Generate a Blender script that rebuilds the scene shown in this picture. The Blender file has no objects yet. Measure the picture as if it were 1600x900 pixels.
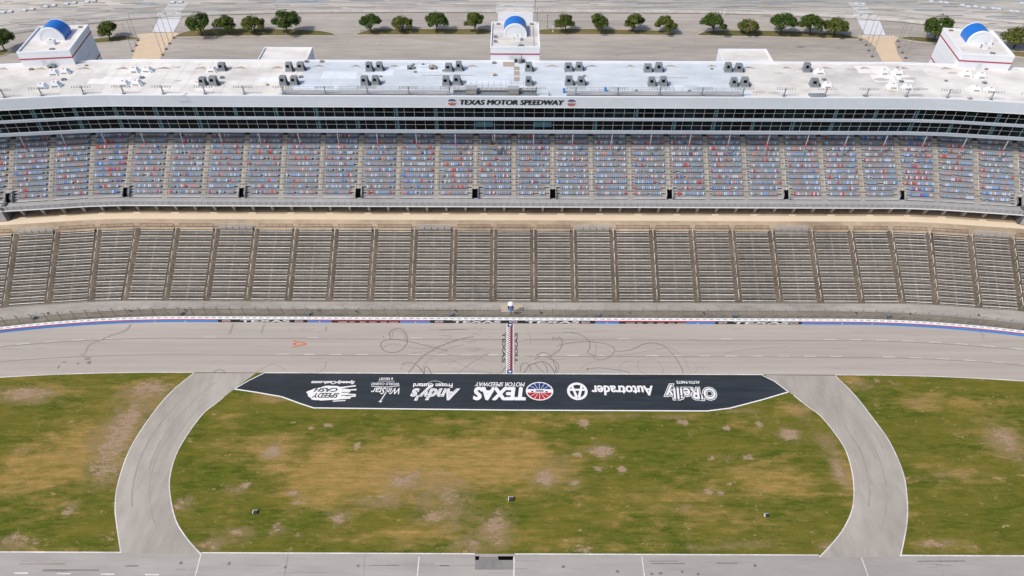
import bpy, math, random
from mathutils import Matrix, Vector
random.seed(7)
R = math.radians
scene = bpy.context.scene
C = scene.collection

# ------------------------------------------------------------------ camera, sky, sun, exposure
CAM_X, CAM_H, PITCH, ROLL, FPX = -0.4, 125.0, R(43.5), R(0.22), 1120.0
cam_d = bpy.data.cameras.new('camera'); cam = bpy.data.objects.new('camera', cam_d); C.objects.link(cam)
cam_d.sensor_width = 36; cam_d.lens = 36*FPX/1600; cam_d.clip_end = 6000; cam_d.clip_start = 1
cam.matrix_world = Matrix.Translation((CAM_X, 0, CAM_H)) @ Matrix.Rotation(R(90)-PITCH, 4, 'X') @ Matrix.Rotation(ROLL, 4, 'Z')
scene.camera = cam
SUN_DIR = Vector((-0.72, -0.46, 1.0)).normalized()          # towards the sun
world = bpy.data.worlds.new('World'); scene.world = world; world.use_nodes = True
wn = world.node_tree; bg = wn.nodes['Background']
sky = wn.nodes.new('ShaderNodeTexSky'); sky.sky_type = 'NISHITA'; sky.sun_disc = False
sky.sun_elevation = math.asin(SUN_DIR.z); sky.sun_rotation = math.atan2(SUN_DIR.x, SUN_DIR.y)
sky.dust_density = 3.0; sky.air_density = 1.0
wn.links.new(sky.outputs[0], bg.inputs[0]); bg.inputs[1].default_value = 0.125
sun_d = bpy.data.lights.new('sun', 'SUN'); sun = bpy.data.objects.new('sun', sun_d); C.objects.link(sun)
sun_d.energy = 2.65; sun_d.angle = R(4); sun_d.color = (1.0, 0.95, 0.88)
sun.rotation_euler = SUN_DIR.to_track_quat('Z', 'Y').to_euler(); sun.location = (-60, -20, 200)
scene.view_settings.view_transform = 'Standard'; scene.view_settings.look = 'None'
scene.view_settings.exposure = 0.11; scene.view_settings.gamma = 1
try: scene.view_settings.use_curve_mapping = False
except Exception: pass

# ------------------------------------------------------------------ helpers
def at(x, y, z=0.0):
    "point of the place at height z that the photo shows at (x, y) of 1600x900"
    u, v = x-800, y-450
    c, s = math.cos(ROLL), math.sin(ROLL)
    u, v = u*c+v*s, -u*s+v*c
    dy = FPX*math.cos(PITCH)-v*math.sin(PITCH); dz = -(FPX*math.sin(PITCH)+v*math.cos(PITCH))
    t = (z-CAM_H)/dz
    return (CAM_X+u*t, dy*t)

def tag(o, label=None, cat=None, group=None, kind=None):
    if label: o['label'] = label
    if cat: o['category'] = cat
    if group: o['group'] = group
    if kind: o['kind'] = kind
    return o
def empty(name, loc=(0, 0, 0), rz=0, **k):
    o = bpy.data.objects.new(name, None); C.objects.link(o)
    o.location = loc; o.rotation_euler = (0, 0, rz); o.empty_display_size = .5
    return tag(o, **k)
def link(name, me, parent=None, loc=None, rz=None):
    o = bpy.data.objects.new(name, me); C.objects.link(o)
    if parent: o.parent = parent
    if loc: o.location = loc
    if rz is not None: o.rotation_euler = (0, 0, rz)
    return o
def copy_tree(o, parent=None):
    c = o.copy(); C.objects.link(c); c.parent = parent
    for ch in list(o.children): copy_tree(ch, c)
    return c

class MB:
    def __init__(s): s.v = []; s.f = []; s.m = []; s.mats = []
    def mi(s, mat):
        if mat not in s.mats: s.mats.append(mat)
        return s.mats.index(mat)
    def poly(s, pts, mat):
        n = len(s.v); s.v += [tuple(p) for p in pts]; s.f.append(tuple(range(n, n+len(pts)))); s.m.append(s.mi(mat))
    def hexa(s, p, mat):
        "8 points: bottom 4 ccw then top 4 ccw"
        n = len(s.v); s.v += [tuple(q) for q in p]; k = s.mi(mat)
        for f in ((0,3,2,1),(4,5,6,7),(0,1,5,4),(1,2,6,5),(2,3,7,6),(3,0,4,7)):
            s.f.append(tuple(n+i for i in f)); s.m.append(k)
    def box(s, x0, x1, y0, y1, z0, z1, mat):
        s.hexa([(x0,y0,z0),(x1,y0,z0),(x1,y1,z0),(x0,y1,z0),(x0,y0,z1),(x1,y0,z1),(x1,y1,z1),(x0,y1,z1)], mat)
    def tube(s, p, q, r0, mat, r1=None, n=6):
        r1 = r0 if r1 is None else r1
        p, q = Vector(p), Vector(q); d = (q-p).normalized()
        a = d.orthogonal().normalized(); b = d.cross(a); k = s.mi(mat); n0 = len(s.v)
        for c, r in ((p, r0), (q, r1)):
            for i in range(n):
                t = 2*math.pi*i/n; s.v.append(tuple(c+a*math.cos(t)*r+b*math.sin(t)*r))
        for i in range(n):
            j = (i+1) % n; s.f.append((n0+i, n0+j, n0+n+j, n0+n+i)); s.m.append(k)
        s.f.append(tuple(n0+n-1-i for i in range(n))); s.m.append(k)
        s.f.append(tuple(n0+n+i for i in range(n))); s.m.append(k)
    def mesh(s, name):
        me = bpy.data.meshes.new(name); me.from_pydata(s.v, [], s.f)
        for m in s.mats: me.materials.append(m)
        me.polygons.foreach_set('material_index', s.m); me.update(); return me
    def build(s, name, parent=None, **k): return link(name, s.mesh(name), parent, **k)

# ------------------------------------------------------------------ materials
MATS = {}
def mat(name, col, rough=.8, metal=0, var=0.0, scale=1.0, stretch=(1,1,1), bump=0.0, col2=None, spec=None, streak=None):
    "principled; colour varied between col and col2 (or darker/lighter col) by object-space noise"
    if name in MATS: return MATS[name]
    m = bpy.data.materials.new(name); m.use_nodes = True; nt = m.node_tree; b = nt.nodes['Principled BSDF']
    b.inputs['Roughness'].default_value = rough; b.inputs['Metallic'].default_value = metal
    if spec is not None: b.inputs['Specular IOR Level'].default_value = spec
    b.inputs['Base Color'].default_value = (*col, 1)
    if var or col2:
        geo = nt.nodes.new('ShaderNodeNewGeometry'); mp = nt.nodes.new('ShaderNodeMapping')
        mp.inputs['Scale'].default_value = stretch
        nt.links.new(geo.outputs['Position'], mp.inputs[0])
        n1 = nt.nodes.new('ShaderNodeTexNoise'); n1.inputs['Scale'].default_value = scale; n1.inputs['Detail'].default_value = 8; n1.inputs['Roughness'].default_value = .62
        nt.links.new(mp.outputs[0], n1.inputs['Vector'])
        n2 = nt.nodes.new('ShaderNodeTexNoise'); n2.inputs['Scale'].default_value = scale*.13; n2.inputs['Detail'].default_value = 4
        nt.links.new(mp.outputs[0], n2.inputs['Vector'])
        ad = nt.nodes.new('ShaderNodeMath'); ad.operation = 'ADD'
        nt.links.new(n1.outputs['Fac'], ad.inputs[0]); nt.links.new(n2.outputs['Fac'], ad.inputs[1])
        mr = nt.nodes.new('ShaderNodeMapRange'); mr.inputs[1].default_value = .7; mr.inputs[2].default_value = 1.3
        nt.links.new(ad.outputs[0], mr.inputs[0])
        mx = nt.nodes.new('ShaderNodeMix'); mx.data_type = 'RGBA'
        c1 = tuple(c*(1-var) for c in col); c2 = col2 or tuple(min(1, c*(1+var)) for c in col)
        mx.inputs['A'].default_value = (*c1, 1); mx.inputs['B'].default_value = (*c2, 1)
        nt.links.new(mr.outputs[0], mx.inputs['Factor']); nt.links.new(mx.outputs['Result'], b.inputs['Base Color'])
        if bump:
            bp = nt.nodes.new('ShaderNodeBump'); bp.inputs['Strength'].default_value = bump; bp.inputs['Distance'].default_value = .1
            nt.links.new(n1.outputs['Fac'], bp.inputs['Height']); nt.links.new(bp.outputs[0], b.inputs['Normal'])
    MATS[name] = m; return m

M_LOT = mat('parking_asphalt', (.36,.325,.29), .9, var=.24, scale=.35, stretch=(.18,1,1))
M_LOT2 = mat('parking_asphalt_old', (.33,.33,.32), .9, scale=.30, stretch=(.16,1,1), col2=(.60,.55,.49), var=.25)
M_TRACK = mat('track_asphalt', (.375,.337,.302), .85, var=.15, scale=.8, stretch=(.035,1,1), bump=.03)
M_ROAD = mat('service_road_asphalt', (.365,.332,.295), .9, var=.2, scale=.5, stretch=(1,.35,1), bump=.03)
M_PIT = mat('pit_concrete', (.35,.325,.305), .85, var=.17, scale=.5, stretch=(.2,1,1))
M_APRON = mat('painted_apron', (.010,.015,.022), .75, scale=.9, stretch=(.10,1,1), col2=(.034,.044,.055), var=.1)
M_WHITE = mat('white_paint', (.78,.78,.78), .6, var=.05, scale=3)
M_EDGE = mat('edge_line_paint', (.64,.62,.60), .7, var=.28, scale=1.3)
M_WORN = mat('worn_white_paint', (.62,.60,.58), .7, var=.2, scale=2)
M_BLACK = mat('black_paint', (.018,.018,.02), .6)
M_DARK = mat('dark_gap', (.004,.004,.004), 1, spec=0)
M_SEAM = mat('seam_tar', (.20,.18,.165), .9, var=.3, scale=1.2)
M_SKID = mat('tyre_rubber_mark', (.17,.155,.145), .85, var=.2, scale=.8)
M_SKID2 = mat('faint_rubber_mark', (.315,.285,.26), .85, var=.15, scale=.8)
M_STAIN = mat('oil_stain', (.25,.225,.20), .85, var=.3, scale=2)
M_CONC = mat('walkway_concrete', (.335,.31,.28), .9, var=.25, scale=.8, stretch=(.35,1,1))
M_CONC2 = mat('fence_strip_concrete', (.205,.175,.13), .9, var=.3, scale=.8, stretch=(.5,1,1))
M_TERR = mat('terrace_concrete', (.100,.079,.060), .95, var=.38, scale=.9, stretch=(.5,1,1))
M_TSTEP = mat('aisle_concrete', (.165,.132,.10), .95, var=.35, scale=1.2)
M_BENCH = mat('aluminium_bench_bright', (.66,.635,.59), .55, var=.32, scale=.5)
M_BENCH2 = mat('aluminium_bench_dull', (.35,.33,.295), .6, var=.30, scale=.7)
M_UTER = mat('upper_terrace_concrete', (.34,.335,.335), .9, var=.15, scale=1)
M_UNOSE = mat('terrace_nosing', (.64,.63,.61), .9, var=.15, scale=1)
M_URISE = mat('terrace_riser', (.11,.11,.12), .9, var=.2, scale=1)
M_STEP = mat('stair_concrete', (.40,.375,.33), .9, var=.15, scale=1.5)
M_PARA = mat('parapet_paint', (.38,.38,.39), .7, var=.10, scale=1)
M_CREAM = mat('concourse_cream', (.70,.58,.43), .9, var=.06, scale=.4)
M_TAN = mat('concourse_tan', (.34,.255,.175), .9, col2=(.52,.41,.29), var=.15, scale=.5)
M_ROOFW = mat('roof_membrane_warm', (.67,.64,.61), .8, var=.27, scale=.22, stretch=(.6,1,1))
M_ROOFB = mat('roof_membrane_blue', (.56,.61,.665), .8, var=.20, scale=.3, stretch=(.35,1,1))
M_FASC = mat('fascia_panel', (.60,.655,.72), .5, var=.05, scale=.6)
M_FASCW = mat('fascia_white', (.80,.83,.87), .5)
M_FRAME = mat('window_frame_metal', (.36,.39,.41), .5)
M_GREY = mat('grey_galvanised', (.20,.225,.245), .55, var=.15, scale=1.5)
M_LGREY = mat('light_galvanised', (.42,.43,.44), .55)
M_TOWER = mat('tower_white_panel', (.76,.79,.83), .6, var=.04, scale=.5)
M_RED = mat('red_stripe_paint', (.42,.03,.06), .6)
M_BLUE = mat('vault_blue_metal', (.01,.15,.55), .4)
M_NAVY = mat('navy_paint', (.012,.035,.16), .6)
M_MAROON = mat('maroon_paint', (.20,.022,.045), .7, var=.1, scale=2)
M_LRED = mat('emblem_red', (.42,.02,.035), .6)
M_WBLUE = mat('wall_blue_paint', (.05,.27,.68), .5)
M_WRED = mat('wall_red_paint', (.62,.03,.08), .5)
M_STUD = mat('stud_yellow', (.5,.4,.15), .7)
M_SAND = mat('sand_walkway', (.62,.48,.335), .9, var=.07, scale=.4)
M_PAINTB = mat('pale_ramp_paint', (.62,.63,.66), .8, var=.06, scale=.6)
M_ISL = mat('island_dry_grass', (.105,.115,.018), 1, col2=(.22,.165,.07), var=.25, scale=.35, stretch=(.3,1,1))
M_KERB = mat('kerb_concrete', (.55,.50,.44), .9)
M_POLE = mat('flagpole_metal', (.26,.26,.27), .5)
M_BARK = mat('tree_bark', (.075,.058,.045), .95, var=.2, scale=3)
M_BROWN = mat('dried_mud_stain', (.36,.30,.24), .95, var=.25, scale=1.5)
M_ORANGE = mat('orange_paint', (.62,.13,.05), .7)
M_TEAL = mat('teal_panel', (.03,.10,.13), .4)
M_PINK = mat('post_red_wrap', (.55,.10,.14), .6)
M_PATCHD = mat('drain_patch_asphalt', (.23,.215,.205), .9, var=.2, scale=1)
M_PATCHL = mat('pale_concrete_pad', (.47,.385,.285), .9, var=.1, scale=1)
M_PADB = mat('pale_blue_pad', (.60,.66,.72), .7)
M_SLATE = mat('slate_patch', (.27,.32,.36), .9, var=.2, scale=.5)
M_RP1 = mat('roof_patch_blue', (.66,.72,.79), .8, var=.08, scale=.6)
M_RP2 = mat('roof_patch_slate', (.53,.60,.67), .8, var=.10, scale=.6)
M_RP3 = mat('roof_patch_white', (.80,.77,.75), .8, var=.06, scale=.6)
M_RP4 = mat('roof_patch_dull', (.62,.595,.57), .8, var=.10, scale=.6)
M_BAND = mat('band_panel', (.40,.455,.52), .5, var=.06, scale=.6)
M_RUST = mat('rusty_rail', (.16,.085,.05), .8, var=.2, scale=2)
M_RP5 = mat('ponding_stain', (.50,.465,.43), .85, var=.15, scale=1)
M_SLATE2 = mat('pale_slate_patch', (.40,.43,.45), .9, var=.15, scale=.5)
M_TLET = mat('worn_black_paint', (.022,.022,.022), .8, col2=(.06,.058,.055), var=.2, scale=2)
M_BOX = mat('utility_box_green', (.03,.035,.04), .6)

def glass_mat():
    m = bpy.data.materials.new('suite_glass'); m.use_nodes = True; nt = m.node_tree; b = nt.nodes['Principled BSDF']
    geo = nt.nodes.new('ShaderNodeNewGeometry'); n = nt.nodes.new('ShaderNodeTexNoise'); n.inputs['Scale'].default_value = .22; n.inputs['Detail'].default_value = 5
    nt.links.new(geo.outputs['Position'], n.inputs['Vector'])
    cr = nt.nodes.new('ShaderNodeValToRGB'); cr.color_ramp.elements[0].position = .45; cr.color_ramp.elements[0].color = (.002,.0025,.004,1)
    cr.color_ramp.elements[1].position = .72; cr.color_ramp.elements[1].color = (.006,.018,.024,1)
    nt.links.new(n.outputs['Fac'], cr.inputs[0]); nt.links.new(cr.outputs[0], b.inputs['Base Color'])
    b.inputs['Roughness'].default_value = .08; b.inputs['Specular IOR Level'].default_value = .12
    return m
M_GLASS = glass_mat()
def mesh_mat():
    m = bpy.data.materials.new('fence_wire_mesh'); m.use_nodes = True; nt = m.node_tree; b = nt.nodes['Principled BSDF']
    b.inputs['Base Color'].default_value = (.22,.21,.19,1); b.inputs['Roughness'].default_value = .6; b.inputs['Alpha'].default_value = .16
    return m
M_MESH = mesh_mat()

def leaf_mat(name, a, b_, c):
    m = bpy.data.materials.new(name); m.use_nodes = True; nt = m.node_tree; b = nt.nodes['Principled BSDF']
    geo = nt.nodes.new('ShaderNodeNewGeometry'); n = nt.nodes.new('ShaderNodeTexNoise'); n.inputs['Scale'].default_value = .45; n.inputs['Detail'].default_value = 3
    nt.links.new(geo.outputs['Position'], n.inputs['Vector'])
    ad = nt.nodes.new('ShaderNodeMath'); ad.operation = 'MULTIPLY_ADD'; ad.inputs[1].default_value = .45
    nt.links.new(geo.outputs['Random Per Island'], ad.inputs[0]); nt.links.new(n.outputs['Fac'], ad.inputs[2])
    cr = nt.nodes.new('ShaderNodeValToRGB'); e = cr.color_ramp.elements
    e[0].position = .42; e[0].color = (*a, 1); e[1].position = 1.0; e[1].color = (*c, 1); x = e.new(.72); x.color = (*b_, 1)
    nt.links.new(ad.outputs[0], cr.inputs[0]); nt.links.new(cr.outputs[0], b.inputs['Base Color'])
    b.inputs['Roughness'].default_value = .75; b.inputs['Specular IOR Level'].default_value = .2
    return m
LEAF = [leaf_mat('leaf_dark', (.022,.048,.007), (.042,.080,.012), (.095,.125,.022)),
        leaf_mat('leaf_olive', (.040,.065,.010), (.078,.100,.018), (.16,.155,.04)),
        leaf_mat('leaf_mixed', (.026,.052,.008), (.055,.090,.014), (.14,.135,.03))]

# ------------------------------------------------------------------ setting: ground and infield
def sheet(name, pts, z, m, kind='structure', **k):
    b = MB(); b.poly([(x, y, z) for x, y in pts], m); o = b.build(name); return tag(o, kind=kind, **k)
def sheet_px(name, px, z, m, **k): return sheet(name, [at(x, y, z) for x, y in px], z, m, **k)

sheet('ground', [(-1500,-900),(1500,-900),(1500,2500),(-1500,2500)], -.08, M_LOT)
# far parking lot beyond the low barrier
BACK = [(-160,78),(0,55),(120,39),(240,27),(400,21),(560,19),(800,19),(1040,20),(1180,22),(1310,27),(1400,33),(1480,42),(1600,53),(1780,72)]
bw = [at(x, y, 0) for x, y in BACK]
sheet('far_parking_lot', bw[::1] + [(520, 800), (-520, 800)], -.05, M_LOT2)

def yi(X): return 103.7-.0012*max(0, abs(X)-78)**2
def yo(X): return 118.0-.0021*max(0, abs(X)-78)**2
def zt(X, Y): return max(0.0, min(1.45, (Y-yi(X))/max(.1, yo(X)-yi(X))*1.45))
def trk(x, y):
    "photo point on the banked track"
    z = .5
    for _ in range(6):
        X, Y = at(x, y, z); z = zt(X, Y)
    return X, Y, z

def grass():
    import numpy as np
    x0, x1, dx, y0, y1, dy = -190, 190, .5, 60.9, 104.2, .5
    nx = int((x1-x0)/dx)+1; ny = int((y1-y0)/dy)+1
    xs = np.linspace(x0, x1, nx); ys = np.linspace(0, 1, ny)
    X = np.tile(xs, (ny, 1)); top = np.array([yi(x) for x in xs])
    Y = y0+(top[None, :]-y0)*ys[:, None]
    v = np.stack([X, Y, np.zeros_like(X)], -1).reshape(-1, 3)
    idx = np.arange(nx*ny).reshape(ny, nx)
    q = np.stack([idx[:-1,:-1], idx[:-1,1:], idx[1:,1:], idx[1:,:-1]], -1).reshape(-1, 4)
    me = bpy.data.meshes.new('infield_grass'); me.from_pydata(v.tolist(), [], q.tolist())
    def blobs(L):
        a = np.zeros(len(v))
        for (x, y, rx, ry, s) in L:
            cx, cy = at(x, y); ex = at(x+rx, y)[0]-cx; ey = cy-at(x, y+ry)[1]
            d = ((v[:,0]-cx)/ex)**2+((v[:,1]-cy)/ey)**2
            a = np.maximum(a, 0) ; a = a+(1-a)*s*np.exp(-d*.9)
        return a
    dry = blobs([(600,735,110,42,.75),(720,728,120,34,.8),(510,742,38,48,.75),(800,712,60,38,.75),(415,700,55,22,.7),(700,695,90,14,.5),
        (570,765,90,26,.45),(470,735,60,40,.4),(1190,742,95,26,.6),(1235,765,60,16,.55),(1140,815,110,28,.35),(60,735,80,50,.7),(130,690,60,40,.6),
        (235,612,60,26,.5),(60,612,80,16,.5),(1490,740,60,22,.45),(1470,633,80,10,.45),(1570,690,50,30,.5),(1440,622,90,10,.4),(760,660,120,8,.4),
        (860,735,50,30,.5),(930,850,120,12,.4),(700,830,110,22,.5),(600,840,100,12,.35),(1240,640,40,14,.55),(430,622,40,8,.6),(1060,780,80,14,.35),
        (1325,740,14,50,.7),(350,655,30,14,.4),(340,700,20,10,.4),(1150,662,60,10,.4),(1330,592,20,12,.7),(880,652,70,6,.5),(1420,800,18,40,.35),
        (950,790,120,35,.22),(330,800,60,30,.15),(60,860,120,8,.35),(1500,850,70,10,.4),(1530,640,60,30,.2),(100,800,60,20,.2),(200,700,30,50,.5)])
    soil = blobs([(940,705,21,12,1),(851,747,18,14,.95),(912,662,11,8,1),(901,710,11,6,.9),(936,732,14,5,.9),(972,733,9,7,1),(899,755,11,6,.9),
        (1067,659,11,6,1),(1136,669,9,5,1),(1186,662,9,8,.9),(1111,716,9,5,.9),(1169,714,11,6,.9),(1107,767,9,8,.8),(1126,771,8,5,.8),(1061,797,22,4,.6),
        (425,706,20,11,1),(511,664,11,4,1),(486,669,7,4,.9),(558,696,6,8,1),(457,771,13,5,1),(467,786,22,4,.8),(528,810,17,9,.9),(630,753,28,13,.8),
        (592,776,30,6,.7),(703,775,18,20,.7),(678,807,22,9,.9),(775,822,20,25,.8),(739,850,16,14,.7),(433,825,12,14,.7),(467,835,11,8,.7),
        (382,758,12,8,.9),(372,831,20,7,.8),(328,853,22,8,.7),(105,800,11,9,.9),(280,788,11,12,.8),(1233,679,18,11,1),(1311,735,9,26,.8),
        (1461,850,38,8,.8),(1522,853,8,11,.7),(40,615,50,14,.8),(235,606,40,16,.8),(180,690,28,42,.8),(205,650,20,26,.7),(20,700,30,6,.3),
        (1570,685,26,28,.7),(1370,595,8,5,.8),(1402,600,11,5,.7),(60,850,40,14,.5),(20,840,22,12,.7),(170,840,22,20,.5),(911,858,26,10,.7),
        (650,735,60,10,.3),(1436,785,4,22,.5),(1300,855,22,8,.6),(1220,850,40,8,.4),(165,735,30,20,.6),(590,650,12,5,.5),(700,740,60,12,.35)])
    mud = blobs([(40,618,70,18,.9),(230,612,55,20,.9),(175,690,45,45,.95),(205,650,32,34,.9),(170,745,40,25,.7),(20,705,60,14,.5),(110,795,26,14,.6),(190,850,14,40,.6),
        (20,850,40,22,.8),(425,705,32,18,.8),(640,752,55,20,.8),(600,785,60,14,.8),(703,775,36,30,.9),(775,825,34,38,.9),(690,810,50,18,.7),(735,850,40,20,.7),
        (528,810,26,14,.8),(467,778,26,16,.6),(372,765,30,16,.7),(290,790,18,20,.8),(372,835,36,16,.7),(330,852,34,12,.8),(435,828,20,18,.6),(851,748,30,24,.8),
        (940,705,30,16,.7),(900,756,24,12,.6),(1065,797,50,12,.6),(1110,768,30,14,.5),(1150,714,50,12,.4),(1311,735,16,40,.9),(1290,690,20,24,.7),(1233,679,28,16,.7),
        (1570,690,40,40,.9),(1440,630,50,10,.5),(1470,850,60,14,.7),(1300,855,30,12,.8),(1100,855,60,10,.6),(1180,850,40,12,.6),(640,850,60,10,.5),(880,720,30,20,.5),
        (1490,742,60,16,.5),(1346,600,30,10,.7),(1250,640,28,18,.7),(430,622,34,8,.8),(960,650,60,5,.7),(1060,652,50,5,.7),(1150,642,40,7,.7)])
    for nm, a in (('dry', dry), ('soil', soil), ('mud', mud)):
        at_ = me.attributes.new(nm, 'FLOAT', 'POINT'); at_.data.foreach_set('value', a.astype('f'))
    m = bpy.data.materials.new('infield_turf'); m.use_nodes = True; nt = m.node_tree; b = nt.nodes['Principled BSDF']
    b.inputs['Roughness'].default_value = 1; b.inputs['Specular IOR Level'].default_value = .1
    geo = nt.nodes.new('ShaderNodeNewGeometry')
    def noise(sc, st=(1,1,1), det=8, ro=.6):
        mp = nt.nodes.new('ShaderNodeMapping'); mp.inputs['Scale'].default_value = st; nt.links.new(geo.outputs['Position'], mp.inputs[0])
        n = nt.nodes.new('ShaderNodeTexNoise'); n.inputs['Scale'].default_value = sc; n.inputs['Detail'].default_value = det; n.inputs['Roughness'].default_value = ro
        nt.links.new(mp.outputs[0], n.inputs['Vector']); return n.outputs['Fac']
    def math_(op, a, b2):
        n = nt.nodes.new('ShaderNodeMath'); n.operation = op
        for i, q in enumerate((a, b2)):
            if isinstance(q, (int, float)): n.inputs[i].default_value = q
            else: nt.links.new(q, n.inputs[i])
        return n.outputs[0]
    def ramp(f, lo, hi):
        n = nt.nodes.new('ShaderNodeMapRange'); n.inputs[1].default_value = lo; n.inputs[2].default_value = hi; n.interpolation_type = 'SMOOTHSTEP'
        nt.links.new(f, n.inputs[0]); return n.outputs[0]
    def mix(f, a, b2):
        n = nt.nodes.new('ShaderNodeMix'); n.data_type = 'RGBA'; nt.links.new(f, n.inputs['Factor'])
        for s_, q in (('A', a), ('B', b2)):
            if isinstance(q, tuple): n.inputs[s_].default_value = (*q, 1)
            else: nt.links.new(q, n.inputs[s_])
        return n.outputs['Result']
    def attr(nm):
        n = nt.nodes.new('ShaderNodeAttribute'); n.attribute_name = nm; return n.outputs['Fac']
    g1 = noise(.10, (.6,1.2,1)); g2 = noise(.9, (.30,1.3,1), 9, .7); g3 = noise(3.0, (.5,1,1), 6, .7); g4 = noise(.35, (.5,1.5,1), 8, .68)
    base = mix(ramp(g2, .36, .64), (.056,.082,.007), (.136,.142,.020))
    base = mix(math_('MULTIPLY', ramp(g1, .40, .60), .6), base, (.195,.155,.030))
    base = mix(ramp(g3, .50, .72), base, (.105,.125,.018))
    d = math_('ADD', attr('dry'), math_('MULTIPLY', math_('SUBTRACT', g4, .47), 2.4))
    d = math_('ADD', d, math_('MULTIPLY', math_('SUBTRACT', g3, .5), .5))
    tan = mix(ramp(g2, .35, .65), (.42,.258,.095), (.28,.195,.055))
    base = mix(ramp(d, .12, .95), base, tan)
    mow = noise(1.0, (.03,1.5,1), 3, .5)
    base = mix(math_('MULTIPLY', ramp(mow, .45, .68), .22), base, (.085,.105,.016))
    mu = math_('ADD', attr('mud'), math_('MULTIPLY', math_('SUBTRACT', noise(.45, (.7,1.1,1), 9, .7), .5), 2.0))
    base = mix(math_('MULTIPLY', ramp(mu, .25, 1.0), .85), base, mix(ramp(g3, .35, .65), (.31,.215,.125), (.235,.175,.080)))
    s = math_('ADD', attr('soil'), math_('MULTIPLY', math_('SUBTRACT', noise(.9, (.6,1.3,1), 9, .75), .5), 2.6))
    soilc = mix(ramp(g3, .35, .65), (.40,.285,.195), (.31,.215,.140))
    base = mix(ramp(s, .46, .80), base, soilc)
    # small straw flecks
    fl = noise(1.1, (.8,1.4,1), 8, .75)
    base = mix(ramp(fl, .60, .68), base, (.40,.30,.14))
    f2 = noise(.33, (.8,1.5,1), 9, .72)
    base = mix(ramp(f2, .61, .66), base, (.37,.265,.14))
    hf = noise(7.0, (.6,1,1), 4, .8)
    base = mix(math_('MULTIPLY', ramp(hf, .42, .70), .45), base, (.050,.062,.010))
    nt.links.new(base, b.inputs['Base Color'])
    bp = nt.nodes.new('ShaderNodeBump'); bp.inputs['Strength'].default_value = .5; bp.inputs['Distance'].default_value = .15
    nt.links.new(g3, bp.inputs['Height']); nt.links.new(bp.outputs[0], b.inputs['Normal'])
    me.materials.append(m)
    tag(link('infield_grass', me), kind='structure', label='green and straw coloured mown infield grass with bare brown patches')
grass()

# pit road along the bottom edge
PY = 61.35
sheet('pit_road', [(-260, 30), (260, 30), (260, PY), (-260, PY)], .012, M_PIT)
def strip(b, P, w, z, m):
    "ribbon of width w along points"
    n = len(P)
    for i in range(n-1):
        a, c = Vector(P[i][:2]), Vector(P[i+1][:2]); d = (c-a)
        if d.length < 1e-6: continue
        def nrm(k):
            p = Vector(P[max(0, k-1)][:2]); q = Vector(P[min(n-1, k+1)][:2]); t = (q-p).normalized(); return Vector((-t.y, t.x))*w/2
        n0, n1 = nrm(i), nrm(i+1)
        za = P[i][2] if len(P[i]) > 2 else 0; zb = P[i+1][2] if len(P[i+1]) > 2 else 0
        b.poly([(a.x-n0.x, a.y-n0.y, za+z), (c.x-n1.x, c.y-n1.y, zb+z), (c.x+n1.x, c.y+n1.y, zb+z), (a.x+n0.x, a.y+n0.y, za+z)], m)
def smooth(P, n=6):
    out = []
    for i in range(len(P)-1):
        p0 = P[max(0, i-1)]; p1 = P[i]; p2 = P[i+1]; p3 = P[min(len(P)-1, i+2)]
        for k in range(n):
            t = k/n
            out.append(tuple(.5*((2*b)+(-a+c)*t+(2*a-5*b+4*c-d)*t*t+(-a+3*b-3*c+d)*t**3) for a, b, c, d in zip(p0, p1, p2, p3)))
    out.append(tuple(P[-1])); return out

LW = [(303,583),(268,612),(236,650),(204,700),(185,753),(180,789),(182,817),(189,864)]
LE = [(400,583),(366,608),(338,630),(314,650),(280,700),(266,742),(266,775),(275,814),(294,844),(314,866)]
RW = [(1195,586),(1232,612),(1262,635),(1282,650),(1303,675),(1322,705),(1333,747),(1333,789),(1322,819),(1305,844),(1280,871)]
RE = [(1305,587),(1336,618),(1361,650),(1389,689),(1410,736),(1417,775),(1417,817),(1407,870)]
def road(A, B, name, lab):
    a = smooth([at(*p) for p in A]); c = smooth([at(*p) for p in B]); n = 40
    def res(P):
        out = []
        for i in range(n+1):
            t = i/n*(len(P)-1); k = min(len(P)-2, int(t)); f = t-k
            out.append((P[k][0]*(1-f)+P[k+1][0]*f, P[k][1]*(1-f)+P[k+1][1]*f))
        return out
    a, c = res(a), res(c); b = MB()
    for i in range(n): b.poly([(*a[i], .02), (*a[i+1], .02), (*c[i+1], .02), (*c[i], .02)], M_ROAD)
    o = b.build(name); tag(o, kind='structure', label=lab)
    return a, c
la, lc = road(LW, LE, 'service_road', 'curved grey service road on the left side of the grass')
ra, rc = road(RW, RE, 'service_road', 'curved grey service road on the right side of the grass')
lines = MB()
strip(lines, la, .21, .034, M_EDGE); strip(lines, lc[7:], .21, .034, M_EDGE)
strip(lines, ra[5:], .21, .034, M_EDGE); strip(lines, rc, .21, .034, M_EDGE)
# worn tyre streaks on the service roads
for A, B in ((la, lc), (ra, rc)):
    for f, j0, j1, w, mm in ((.3,6,30,.35,M_SKID2),(.55,3,22,.30,M_SKID2),(.62,12,36,.25,M_SKID2),(.8,8,20,.2,M_SKID2)):
        P = [(A[i][0]*(1-f)+B[i][0]*f+random.uniform(-.05,.05), A[i][1]*(1-f)+B[i][1]*f) for i in range(j0, j1)]
        strip(lines, P, w, .026, mm)

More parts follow.
